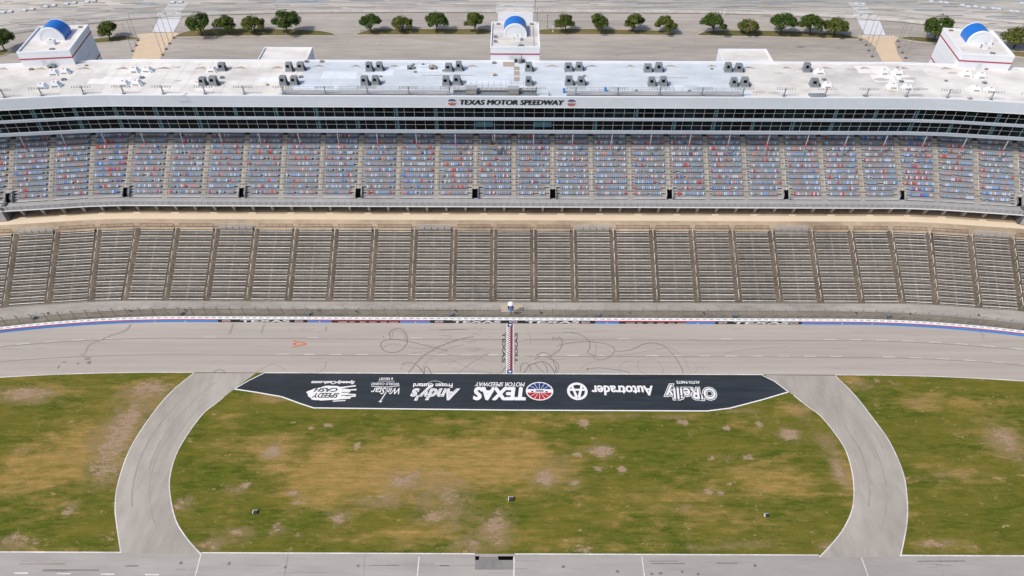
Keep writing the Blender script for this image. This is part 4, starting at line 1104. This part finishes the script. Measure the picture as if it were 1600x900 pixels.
HV = [(452,112,1),(470,111,1),(577,112,1),(593,111,1),(701,112,1),(717,111,1),(443,134,1),(460,133,1),(570,134,1),(587,133,1),(697,134,1),(714,133,1),
      (826,112,1),(826,134,1),(888,112,1),(905,111,1),(1012,113,1),(1029,113,1),(1137,113,1),(1154,113,1),(889,134,1),(908,134,1),(1018,135,1),(1036,135,1),(1146,136,1),(1163,136,1),
      (317,134,1),(334,134,1),(347,111,1),(330,113,0),(83,118,0),(101,116,0),(65,139,0),(86,137,0),(210,114,0),(229,113,0),(193,135,0),(213,134,0),
      (1260,113,1),(1281,116,0),(1272,136,1),(1293,138,0),(1381,117,0),(1403,118,0),(1395,139,0),(1418,141,0),(1510,120,0),(1533,123,0),(1525,143,0),(1548,145,0)]
for lo_, rowname in ((0, 'rear'), (1, 'front')):
    row = sorted(h for h in HV if (h[1] > 125) == bool(lo_)); cnt = {0: 0, 1: 0}
    for x, y, gy in row:
        o = copy_tree(hp[gy]) if gy in seen else hp[gy]; seen.add(gy); cnt[gy] += 1
        X, Y = at(x, y, RZ); o.location = (X, Y+.6, RZ+.03); o.rotation_euler = (0, 0, random.uniform(-.05,.05)+(0 if abs(X) < 100 else -.1*(1 if X > 0 else -1))); o.scale = (random.uniform(.88,1.06), 1, random.uniform(.85,1.05))
        c_ = 'grey boxy' if gy else 'white hooded'
        tag(o, f'{c_} air conditioner, {ORD[cnt[gy]]} {"grey" if gy else "white"} one from the left in the {rowname} roof row', 'air conditioner', 'air conditioners on the suite roof')
def lamp_rack():
    t = empty('floodlight_rack'); b = MB(); b.tube((0,0,0), (0,.0,2.3), .13, M_GREY, n=6); b.box(-.35,.35,-.3,.3,0,.15,M_GREY); b.tube((0,0,1.4),(0,1.0,0),.05,M_GREY); b.build('mast', t)
    b = MB(); b.tube((-2.3,0,2.3), (2.3,0,2.3), .035, M_POLE, n=5); b.tube((-1.6,0,1.95), (1.6,0,1.95), .02, M_POLE, n=4); b.build('crossbar', t)
    for i in range(8):
        x = -2.15+i*.6+(.1 if i > 3 else 0); b = MB(); b.tube((0,0,0), (.05,-.2,-.22), .08, M_POLE, .15, n=8); b.tube((0,0,.12),(0,0,0),.03,M_GREY,n=4)
        b.build('lamp', t, loc=(x, -.04, 2.12))
    return t
lr = lamp_rack(); LX = [5,61,125,187,250,316,378,440,506,573,638,702,838,900,966,1032,1098,1162,1227,1291,1356,1419,1482,1547,1600]
for i, x in enumerate(LX):
    o = lr if i == 0 else copy_tree(lr)
    X = at(x, 155, RZ)[0]; S = X
    Y = UB.pt(X*1.0, FY+.7)[1]; o.location = (X, Y, RZ+.03); o.rotation_euler = (0, 0, UB.rot(X))
    tag(o, f'floodlight rack on the front edge of the suite roof, {ORD[i+1]} from the left', 'floodlight rack', 'floodlight racks along the roof edge')
# railed strips along the front of the roof
for (xa, xb, nm) in ((440,700,'left'),(885,1158,'right')):
    A = at(xa, 148, RZ)[0]; B = at(xb, 148, RZ)[0]
    t = empty('roof_gangway', ((A+B)/2, FY+1.8, RZ), label=f'long railed gangway on the roof edge {nm} of the camera platforms', cat='gangway')
    h = (B-A)/2; b = MB(); b.box(-h, h, -1.1, 1.0, .02, .14, M_PARA); b.box(-h, h, -1.25, -1.1, .02, .2, M_URISE); b.build('floor', t)
    b = MB(); n = int(h)
    for i in range(n+1):
        u = -h+2*h*i/n; b.tube((u,1.0,.1), (u,1.0,1.1), .03, M_GREY, n=4)
    for z in (.6, 1.1): b.tube((-h,1.0,z), (h,1.0,z), .03, M_GREY, n=4); b.tube((-h,-1.2,z), (h,-1.2,z), .025, M_GREY, n=4)
    for sg in (-h, h): b.tube((sg,-1.2,1.1), (sg,1.0,1.1), .03, M_GREY, n=4)
    b.build('railing', t)
# camera platforms
A = at(708, 148, RZ)[0]; B = at(836, 148, RZ)[0]; h = (B-A)/2
t = empty('camera_platform', ((A+B)/2, FY+1.9, RZ), label='grey steel camera platform with tall railing posts above the black lettering', cat='platform')
b = MB(); b.box(-h, h, -1.3, .2, .05, .2, M_GREY); b.box(-h, h, .2, 1.5, .6, .72, M_LGREY); b.box(-h, h, .2, .28, .05, .6, M_DARK); b.build('deck', t)
b = MB()
for i in range(15):
    u = -h+2*h*i/14; b.tube((u,1.5,.0), (u,1.5,2.4), .04, M_GREY, n=4); b.tube((u,-1.3,0), (u,-1.3,1.2), .035, M_GREY, n=4)
for z in (1.2, 1.7): b.tube((-h,1.5,z), (h,1.5,z), .03, M_LGREY, n=4)
b.tube((-h,-1.3,1.2), (h,-1.3,1.2), .03, M_LGREY, n=4); b.build('railing', t)
for x, l in ((737, 'left'), (802, 'right')):
    X = at(x, 145, RZ)[0]; t = empty('camera_booth', (X, FY+1.6, RZ+.2), label=f'grey slatted camera booth on the roof edge platform, the {l} one of two', cat='booth', group='camera booths on the roof edge')
    b = MB(); b.box(-1.35,1.35,-1.1,.9,.1,1.3,M_GREY); b.build('body', t)
    b = MB(); b.box(-1.45,1.45,-.5,1.1,1.3,1.42,M_LGREY)
    for i in range(10): b.box(-1.4+i*.29, -1.33+i*.29, -.5, 1.1, 1.42, 1.48, M_PARA)
    b.build('roof', t); b = MB(); b.box(-1.1,1.1,-1.13,-1.1,.5,1.0,M_BROWN); b.build('opening', t)
for i in range(11):
    X = at(752+i*7.3+(12 if i > 6 else 0), 141, RZ)[0]; b = MB(); b.tube((0,0,0),(0,0,.5),.05,M_GREY); b.tube((0,.1,.62),(0,-.2,.5),.14,M_FASCW,.2,n=8)
    o = b.build('spotlight', loc=(X, FY+2.4, RZ+.75)); tag(o, f'small white spotlight on the camera platform, {ORD[i+1]} from the left', 'spotlight', 'spotlights on the camera platform')
for x, y, l in ((881,145,'left'),(945.5,143,'right')):
    X, Y = at(x, y, RZ); b = MB(); b.tube((0,0,0),(0,0,.9),.33,M_WBLUE,.33,n=12); b.tube((0,0,.9),(0,0,.97),.29,M_BLUE,n=12)
    tag(b.build('barrel', loc=(X, Y, RZ+.12)), f'blue barrel on the suite roof edge, the {l} one of two', 'barrel', 'blue barrels on the roof')
for i, (px, l) in enumerate((([(1396,117),(1400,125),(1408,133)],'right'),([(668,99),(672,103),(676,106)],'left of the middle tower'),([(268,152),(285,152),(292,146)],'left'),([(660,118),(740,118)],'middle'),([(1010,122),(1075,122)],'right of the middle'))):
    P = [at(*p, RZ) for p in px]; b = MB()
    for p, q in zip(P, P[1:]): b.tube((*p, RZ+.12), (*q, RZ+.12), .07, M_LGREY, n=5)
    tag(b.build('roof_conduit'), f'thin grey conduit lying on the suite roof, {ORD[i+1]} of five, {l}', 'conduit', 'conduits on the suite roof')
# low roof fittings
RF = [(642,107,2),(649,113,0),(646,101,0),(661,101,0),(676,107,2),(470,121,1),(693,111,0),(595,120,0),(773,118,1),(772,99,1),(479,97,1),(503,97,1),(1112,108,0),(931,97,0),(913,119,0),
      (1160,128,0),(1077,143,0),(994,142,0),(222,122,1),(347,122,1),(100,125,1),(1287,125,1),(1408,128,1),(1538,130,1),(418,133,0),(1478,127,0),(135,103,0),(82,105,2),(49,109,1),(1402,106,0),(1540,108,1),(1350,150,0),(1515,155,1)]
for i, (x, y, s_) in enumerate(sorted(RF)):
    X, Y = at(x, y, RZ); k = (.35, .5, .9)[s_]; b = MB()
    b.box(-k,k,-k*.7,k*.7,0,k*.7,M_GREY if i % 3 else M_BROWN); b.tube((0,0,k*.7),(0,0,k*1.2),k*.35,M_LGREY,n=8); b.box(-k*.4,k*.4,-k*.74,-k*.7,.05,k*.5,M_DARK)
    tag(b.build('roof_vent', loc=(X, Y, RZ+.02)), f'small roof vent on the suite roof, {ORD[i+1] if i+1 < 31 else ["thirty-first","thirty-second","thirty-third","thirty-fourth"][i-30]} from the left', 'roof vent', 'small vents on the suite roof')
b = MB()
for x0_, x1_, y0_, y1_ in ((803,811,105,110),(803,811,112,118),(803,811,121,127),(786,803,97,104)):
    p = [at(x0_,y1_,RZ), at(x1_,y1_,RZ), at(x1_,y0_,RZ), at(x0_,y0_,RZ)]; b.hexa([(*q, RZ+.03) for q in p]+[(*q, RZ+.16) for q in p], M_BROWN)
tag(b.build('walkway_pads'), 'line of brown walkway pads on the roof in front of the middle tower', 'roof pads')
b = MB(); X, Y = at(1277, 152, RZ); b.hexa([(-2,-.6,0),(1.2,-.6,0),(1.6,.7,0),(-2.4,.7,0),(-2,-.6,.2),(1.2,-.6,.2),(1.6,.7,.5),(-2.4,.7,.5)], M_GREY)
tag(b.build('roof_hatch', loc=(X+.4, Y+.4, RZ+.02)), 'grey sloping hatch on the front roof edge at right', 'roof hatch')
b = MB(); b.tube((0,0,0),(0,0,.25),.2,M_GREY); b.box(-.06,.06,-.06,.06,.25,1.1,M_BLACK)
X, Y = at(858, 151, RZ); tag(b.build('short_post', loc=(X, Y+.3, RZ)), 'short black post on the roof edge right of the camera platform', 'post')

# ------------------------------------------------------------------ stair towers with blue vaults
def tower(x, y, rz, lab, mast=False):
    t = empty('stair_tower', (x, y, 0), rz, label=lab, cat='tower'); W, D, H = 6.45, 15.6, 41.6
    b = MB(); b.box(-W, W, 0, D, 0, H, M_TOWER)
    for z in (28, 31, 34, 36.5):
        for i in range(1): b.box(-W-.03, W+.03, -.03, D+.03, z, z+.12, M_FASC)
    b.build('wall', t)
    b = MB(); b.box(-W+.25, W-.25, .25, D-.25, H, H+.06, M_ROOFW); b.build('roof', t)
    b = MB()
    for q in ((-W-.05,-W+.25,-.05,D+.05),(W-.25,W+.05,-.05,D+.05),(-W+.25,W-.25,-.05,.25),(-W+.25,W-.25,D-.25,D+.05)): b.box(*q, H-.02, H+.45, M_FASCW)
    b.build('parapet', t)
    for z in (39.9, 33.4):
        b = MB()
        for q in ((-W-.07,W+.07,-.07,-.031),(-W-.07,-W-.031,-.03,D+.07),(W+.031,W+.07,-.03,D+.07)): b.box(*q, z, z+.32, M_RED)
        b.build('red_stripe', t)
    r, y0, y1, hz = 3.05, 7.2, 12.2, .7; n = 20
    def arc(k, rr, zz=0): a = math.pi*k/n; return (rr*math.cos(a), H+.06+hz+rr*.92*math.sin(a))
    b = MB()
    for k_ in range(n):
        (xa, za), (xb, zb) = arc(k_, r), arc(k_+1, r)
        b.poly([(xa,y0,za),(xa,y1,za),(xb,y1,zb),(xb,y0,zb)], M_BLUE)
    for sg in (-1, 1): b.box(min(sg*r, sg*(r-.08)), max(sg*r, sg*(r-.08)), y0, y1, H+.06, H+.06+hz, M_BLUE)
    b.build('vault', t)
    b = MB()
    for ya, yb in ((y0-.5, y0), (y1, y1+.25)):
        R1, R0 = r+.06, r-.45
        for k_ in range(n):
            (xa, za), (xb, zb), (xc, zc), (xd, zd) = arc(k_, R1), arc(k_+1, R1), arc(k_, R0), arc(k_+1, R0)
            b.hexa([(xa,ya,za),(xa,yb,za),(xb,yb,zb),(xb,ya,zb),(xc,ya,zc),(xc,yb,zc),(xd,yb,zd),(xd,ya,zd)], M_FASCW)
        for sg in (-1, 1): b.box(min(sg*R1, sg*R0), max(sg*R1, sg*R0), ya, yb, H+.06, H+.06+hz, M_FASCW)
    b.build('arch_rim', t)
    b = MB(); P = [(arc(k_, r-.45)[0], y0-.42, arc(k_, r-.45)[1]) for k_ in range(n+1)]+[(-r+.45, y0-.42, H+.06), (r-.45, y0-.42, H+.06)]
    b.poly(P, M_TOWER); b.build('arch_panel', t); b = MB(); b.poly([(p[0], y1+.1, p[2]) for p in P], M_TOWER); b.build('arch_panel', t)
    b = MB(); b.box(-.2,1.4,4.2,5.6,H+.06,H+1.25,M_TOWER); b.box(.3,.9,4.5,5.1,H+1.25,H+1.35,M_BROWN); b.box(-.35,-.2,4.4,5.0,H+.1,H+1.0,M_GREY); b.build('roof_unit', t)
    b = MB(); b.box(1.0,2.2,1.3,1.9,H+.06,H+.35,M_GREY); b.build('hatch', t)
    b = MB(); b.box(-1.6,-.5,-.05,-.03,38.1,39.6,M_FASC); b.build('panel', t)
    for sg in (-1, 1):
        b = MB(); b.box(sg*4.6-.5, sg*4.6+.5, D-1.1, D-.6, H+.06, H+.3, M_TSTEP); b.build('drain_box', t)
    if mast:
        b = MB(); b.tube((1.6,.3,H), (1.6,-.3,37.9), .07, M_GREY); b.tube((1.3,1.2,H+.1),(1.3,.3,H+1.6),.05,M_GREY); b.box(.6,2.4,.9,1.3,H+.06,H+.25,M_GREY); b.build('cable_mast', t)
        b = MB()
        for z in (0,): 
            b.tube((W-.4,D-.3,H), (W-.4,D-.3,H+4.5), .07, M_GREY)
        b.build('antenna', t)
        b = MB(); b.tube((W-1.6,1,H+.3), (W-1.6,D-2,H+.3), .05, M_LGREY); b.build('pipe', t)
        for y_ in (3.2, 6.0): b = MB(); b.box(-5.7, -4.8, y_, y_+.4, H+.06, H+.7, M_GREY); b.build('roof_box', t)
        b = MB(); b.box(-.2,.6,-.8,-.3,38.1,38.9,M_BOX); b.box(1.7,2.6,-.9,-.3,38.1,38.8,M_BOX); b.box(.9,1.5,-1.3,-.5,38.1,39.0,M_GREY); b.build('equipment', t)
    return t
tower(.18, BY+.3, 0, 'white square tower with blue barrel vault rising behind the middle of the roof', True)
tower(-121.2, 175.2, R(6.6), 'white square tower with blue barrel vault behind the left end of the roof')
tower(121.9, 175.2, -R(6.6), 'white square tower with blue barrel vault behind the right end of the roof')

# ------------------------------------------------------------------ behind: barrier, islands, paths, poles, trees
P = smooth([(*at(x, y, 0),) for x, y in BACK], 4)
b = MB()
for (xa, ya), (xb, yb) in zip(P, P[1:]):
    b.hexa([(xa,ya,0),(xb,yb,0),(xb,yb+.5,0),(xa,ya+.5,0),(xa,ya+.12,.85),(xb,yb+.12,.85),(xb,yb+.35,.85),(xa,ya+.35,.85)], M_WORN)
tag(b.build('road_barrier'), 'long low pale concrete barrier along the far parking lot behind the trees', 'barrier')
b = MB(); strip(b, [(x, y-.5) for x, y in P], .7, .012, M_SEAM)
strip(b, [(x, y-7) for x, y in P], .35, .01, M_WORN)
for off, w, m in ((6, 1.6, M_LOT), (11, 2.6, M_ROOFW),): strip(b, [(x, y+off) for x, y in P], w*.35, .01, M_CONC)
for i in range(420):
    x = random.uniform(-235, 235); y = random.uniform(305, 345); k_ = (abs(x)/200)**2*22; L = random.uniform(3, 16)
    strip(b, [(x, y-k_), (x+L, y-k_+random.uniform(-.3,.3))], random.uniform(.3,1.1), .012+i*.0002, random.choice((M_LOT, M_CONC, M_LOT2, M_SLATE, M_SLATE2) if y > 313 else (M_LOT, M_LOT2, M_CONC)))
tag(b.build('lot_markings'), kind='structure')
# pads with pale lids beyond
n_ = 0
PAD = [(5,20),(16,19),(38,17),(50,15),(72,11),(84,9),(104,7),(116,5),(136,4),(147,2),(270,4.5),(282,4),(1337,7),(1348,7),(1470,4),(1478,5),(1504,9),(1512,11),(1524,11),(1536,13),(1552,14),(1560,15),(1580,18),(1589,19),(1455,3),(1596,6)]
b = MB(); b.box(-1.1,1.1,-1,1,0,.35,M_LGREY); b.box(-.8,.8,-.7,.8,.35,.5,M_PADB); pdm = b.mesh('pallet')
for i, (x, y) in enumerate(sorted(PAD)):
    X, Y = at(x, y); o = link('concrete_pad', pdm, None, (X, Y, -.04)); o.rotation_euler = (0, 0, (-.12 if X > 0 else .12))
    tag(o, f'pale blue topped block in the far parking lot, {ORD[i+1]} from the left', 'block', 'pale blocks in the far parking lot')

def island(px, lab):
    P = smooth([at(x, y, .1) for x, y in px+[px[0]]], 4)[:-1]; b = MB(); z = .12
    b.poly([(x, y, z) for x, y in P][::-1], M_ISL)
    cx = sum(p[0] for p in P)/len(P); cy = sum(p[1] for p in P)/len(P)
    n = len(P)
    for i in range(n):
        a, c = P[i], P[(i+1) % n]
        def off(p, d): v = Vector((p[0]-cx, (p[1]-cy)*6)); v.normalize(); return (p[0]+v.x*d, p[1]+v.y*d)
        a2, c2 = off(a, .35), off(c, .35)
        b.hexa([(*a2,-.08),(*c2,-.08),(*c,-.08),(*a,-.08),(*a2,.15),(*c2,.15),(*c,.15),(*a,.15)], M_KERB)
    tag(b.build('planted_island'), kind='structure', label=lab)
island([(272,57.5),(285,51),(310,46.5),(360,45),(400,45),(440,45.5),(480,47),(505,49),(523,54.5),(480,55.3),(400,55.5),(330,56.5)], 'long grass island under trees left of the first gap')
island([(556,54),(568,49),(590,45.5),(640,45),(700,45),(764,46),(764,53.5),(700,54),(600,54)], 'long grass island under trees left of the middle tower')
island([(842,47),(860,45),(900,45),(960,46),(1020,47.5),(1045,50),(1056,54.5),(1000,54),(900,53.7),(842,53.5)], 'long grass island under trees right of the middle tower')
island([(1089,55),(1100,50),(1120,47.5),(1200,48),(1260,50),(1310,53),(1330,56),(1341,60.5),(1290,59.3),(1200,57),(1140,56)], 'long grass island under trees left of the right path')
island([(1403,59.5),(1420,57.5),(1440,58),(1470,61),(1500,66),(1490,70),(1460,67),(1430,64)], 'small grass island right of the right path')
island([(1540,77),(1580,80),(1640,84),(1640,92),(1580,87),(1545,82)], 'dry grass island at the right edge of the picture')
island([(138,62),(165,58.5),(195,56),(210,58),(216,60.5),(180,64.5),(140,67.5)], 'small grass island left of the left path')
island([(-60,85),(-20,80),(8,78.5),(14,80),(5,86),(-30,92)], 'dry grass island at the left edge of the picture')

def quad(name, px, z, m, lab): sheet_px(name, px, z, m, label=lab)
quad('sand_path', [(200,97.5),(206,92),(214,70),(219,59),(212,54),(235,51.5),(274,51),(285,53),(270,60),(262,72),(247,97)][::-1], .0, M_SAND, 'sand coloured path on the left between flagpoles')
quad('sand_path', [(1380,99),(1366,72),(1353,62),(1340,56),(1346,54.5),(1395,56.5),(1404,58),(1398,66),(1403,85),(1414,100)], .0, M_SAND, 'sand coloured path on the right between flagpoles')
quad('pale_crossing', [(238,50),(249,26),(285,24),(271,50.5)], .006, M_PAINTB, 'pale painted crossing above the left path')
quad('pale_crossing', [(1351,54),(1337,26),(1373,29),(1384,55)], .006, M_PAINTB, 'pale painted crossing above the right path')
quad('pale_crossing', [(778,37),(778,16),(833,16),(833,37)], .006, M_PAINTB, 'pale painted crossing behind the middle tower')
b = MB()
for i in range(8):                               # zebra bars beyond the barrier
    y = 5+i*2.1
    for (xl, xr, sl) in ((262,292,-1.0),(1328,1352,1.0),(775,832,0)):
        xx = (y-8)*sl*(.85 if sl < 0 else 1.0); p, q = at(xl+xx, y), at(xr+xx, y)
        strip(b, [p, q], .55, .03, M_WHITE)
for i in range(10):
    p = at(1351+i*5, 58.5), at(1350+i*5, 55); strip(b, p, .35, .02, M_WORN)
    p = at(220+i*5, 60), at(221+i*5, 56.5); strip(b, p, .35, .02, M_KERB)
for (x, y) in ((1344,0),): pass
for i in range(4): strip(b, [at(1072+i*5, 51), at(1073+i*5, 48.5)], .3, .01, M_STUD)
tag(b.build('crossing_stripes'), kind='structure')
for i, (x, y) in enumerate(((782,17),(797,17),(812,17),(828,17))):
    X, Y = at(x, y); b = MB(); b.box(-1.3,1.3,-.3,.3,0,.6,M_WHITE); b.box(-1.2,1.2,-.2,.2,.6,.9,M_WORN)
    tag(b.build('barrier_block', loc=(X, Y, 0)), f'white barrier block behind the middle tower, {ORD[i+1]} from the left', 'barrier block', 'white barrier blocks')
for i, (x, y) in enumerate(((252,23),(266,22.5),(280,22),(1338,25),(1352,26),(1366,26.5))):
    X, Y = at(x, y); b = MB(); b.box(-1.2,1.2,-.3,.3,0,.6,M_WHITE); b.box(-1.1,1.1,-.2,.2,.6,.9,M_WORN)
    tag(b.build('barrier_block', loc=(X, Y, 0)), f'white barrier block above the {"left" if i < 3 else "right"} crossing, {ORD[i % 3+1]} from the left', 'barrier block', 'white barrier blocks')

FP = [(207,80,11),(213,71.5,11),(215.5,63.5,11),(254,86,12),(259.5,77,12),(265,68.5,12),(271.5,59.5,11.5),(1344,62.5,12),(1353,71,12),(1357,79.5,12),(1362.5,88.5,13),(1403,65,11),(1404,74,11),(1409.5,82.5,11),(1415,91,11)]
b = MB(); b.tube((0,0,0),(0,0,12),.11,M_POLE,.06,n=6); b.tube((0,0,12),(0,0,12.2),.12,M_LGREY,n=6); pole_me = b.mesh('pole'); b = MB(); b.box(-.4,.4,-.4,.4,-.08,.35,M_TSTEP); base_me = b.mesh('base')
for i, (x, y, h) in enumerate(FP):
    X, Y = at(x, y); t = empty('flagpole', (X, Y, 0)); s_ = 'left' if i < 7 else 'right'
    o = link('pole', pole_me, t); o.scale = (1, 1, h/12); link('base', base_me, t)
    q = i if i < 3 else (i-3 if i < 7 else (i-7 if i < 11 else i-11)); sd = 'left' if i < 3 or 7 <= i < 11 else 'right'
    tag(t, f'flagpole on the {sd} edge of the {s_} sand path, {ORD[q+1]} {"from the building" if i < 7 else "from the road"}', 'flagpole', 'flagpoles beside the sand paths')
for x, y, yt_, l in ((855,46,30,'right of the middle tower, nearer'),(836,22,6,'right of the middle tower, behind it'),(864,50,44,'short white marker on the island right of the middle tower'),(1131,24,17,'behind the barrier right of centre')):
    X, Y = at(x, y); h = (y-yt_)/2.8; b = MB(); b.tube((0,0,0),(0,0,h),.14,M_GREY if h > 3 else M_WHITE,.1); b.box(-.5,.5,-.15,.15,h,h+.15,M_GREY if h > 3 else M_WHITE); b.box(-.3,.3,-.3,.3,0,.25,M_KERB)
    tag(b.build('lamp_post', loc=(X, Y, 0)), f'slim post {l}' if 'short' not in l else l, 'post')
for i, (x, y) in enumerate(((569,47.5),(543,62.5),(594,70),(310,73),(1051,75),(1086,64),(1310,75),(965,86.5),(1251,73))):
    X, Y = at(x, y); rx_, ry_ = ((2.2,.9) if i in (0, 8) else (.5,.35)); P = [(rx_*math.cos(a/12*6.283)*random.uniform(.8,1.1), ry_*math.sin(a/12*6.283), .002*i-.05) for a in range(12)]
    b = MB(); b.poly(P, M_PATCHD); tag(b.build('tar_patch', loc=(X, Y, 0)), kind='structure')

# trees
def crown_mesh(w, h, seed, m, n_leaf=4600):
    rnd = random.Random(seed); b = MB(); cl = []
    for i in range(rnd.randint(20, 25)):
        a = rnd.uniform(0, 6.283); r = w*.5*math.sqrt(rnd.random())*.86; z = h*(.42+.36*rnd.random()*(1.15-(r/(w*.5))**2)); s = rnd.uniform(.20,.32)*w*.5*1.1
        cl.append((r*math.cos(a), r*math.sin(a), z, s))
    cl.append((0, 0, h*.72, w*.24)); k = b.mi(m)
    for i in range(n_leaf):
        cx, cy, cz, s = rnd.choice(cl); a, c = rnd.uniform(0, 6.283), rnd.uniform(-.75, 1); q = math.sqrt(1-c*c); rr = s*rnd.uniform(.62, 1.12)
        p = Vector((cx+rr*q*math.cos(a), cy+rr*q*math.sin(a), cz+rr*c*.8)); nrm = Vector((q*math.cos(a), q*math.sin(a), c+.3)).normalized()+Vector((rnd.uniform(-.6,.6), rnd.uniform(-.6,.6), rnd.uniform(-.4,.6)))
        nrm.normalize(); u = nrm.orthogonal().normalized(); u.rotate(Matrix.Rotation(rnd.uniform(0, 6.283), 3, nrm)); v = nrm.cross(u); L = rnd.uniform(.16, .34)
        n0 = len(b.v); b.v += [tuple(p-u*L-v*L*.5), tuple(p+u*L*.3-v*L*.75), tuple(p+u*L+v*L*.2), tuple(p-u*L*.2+v*L*.8)]; b.f.append((n0,n0+1,n0+2,n0+3)); b.m.append(k)
    return b.mesh('crown'), cl
def tree_kind(w, h, seed, m):
    t = empty('tree'); cm, cl = crown_mesh(w, h, seed, m); rnd = random.Random(seed+5)
    b = MB(); fk = Vector((rnd.uniform(-.3,.3), 0, h*.22)); b.tube((0,0,-.1), fk, .30, M_BARK, .22, n=8)
    for c in cl[:9]:
        mid = fk.lerp(Vector(c[:3]), .5)+Vector((0,0,.35)); b.tube(fk, mid, .13, M_BARK, .09, n=5); b.tube(mid, c[:3], .09, M_BARK, .03, n=5)
    b.build('trunk', t); link('crown', cm, t); return t
K = [tree_kind(9.6, 8.4, 3, LEAF[0]), tree_kind(8.4, 7.2, 11, LEAF[1]), tree_kind(9.0, 8.0, 23, LEAF[2]), tree_kind(10.4, 9.4, 31, LEAF[0]), tree_kind(7.6, 8.2, 47, LEAF[2])]
TR = [(8,79,3,1.0),(172,62,2,1.0),(316,55,3,1.0),(357,54,2,1.0),(398,51,1,1.0),(450,53,3,1.08),(580,51,0,.93),(629,49,1,.98),(683,50,0,1.0),(742,49.5,4,1.0),
      (884,50,2,1.0),(935,49.5,2,.92),(988,49.5,2,.95),(1039,50.5,1,1.05),(1113,54,3,.92),(1167,53.5,1,1.0),(1219,54,0,1.12),(1264,55,0,1.0),(1303,56,1,1.12),(1458,64,3,1.12),(1584,75,1,1.25)]
us = set()
for i, (x, y, k_, s_) in enumerate(TR):
    o = copy_tree(K[k_]) if k_ in us else K[k_]; us.add(k_)
    X, Y = at(x, y); o.location = (X, Y, .1); s_ *= 1.05*random.uniform(.92,1.08); o.scale = (s_, s_, s_*random.uniform(.9,1.06)); o.rotation_euler = (0, 0, random.uniform(0, 6.28))
    d = ('dense dark green', 'thin olive', 'green and yellowish', 'large dark green', 'upright sparse')[k_]
    tag(o, f'{d} tree on a grass island behind the suites, {ORD[i+1]} tree from the left', 'tree', 'trees behind the stand')

# infield boxes
for x, y, s_, l in ((400,801,.55,'left'),(799,781,.65,'middle'),(1198,806,.5,'right')):
    X, Y = at(x, y); t = empty('infield_box', (X, Y, 0), label=f'small dark and white equipment box on the infield grass, the {l} one of three', cat='equipment box', group='equipment boxes on the infield')
    b = MB(); b.box(-s_*.8,s_*.6,-s_*.5,s_*.5,0,s_*.8,M_BOX); b.build('body', t); b = MB(); b.box(-s_*.95,-s_*.75,-s_*.55,s_*.55,0,s_*.85,M_WHITE); b.box(-s_*.8,s_*.6,s_*.5,s_*.62,0,s_*.84,M_WORN); b.build('frame', t)
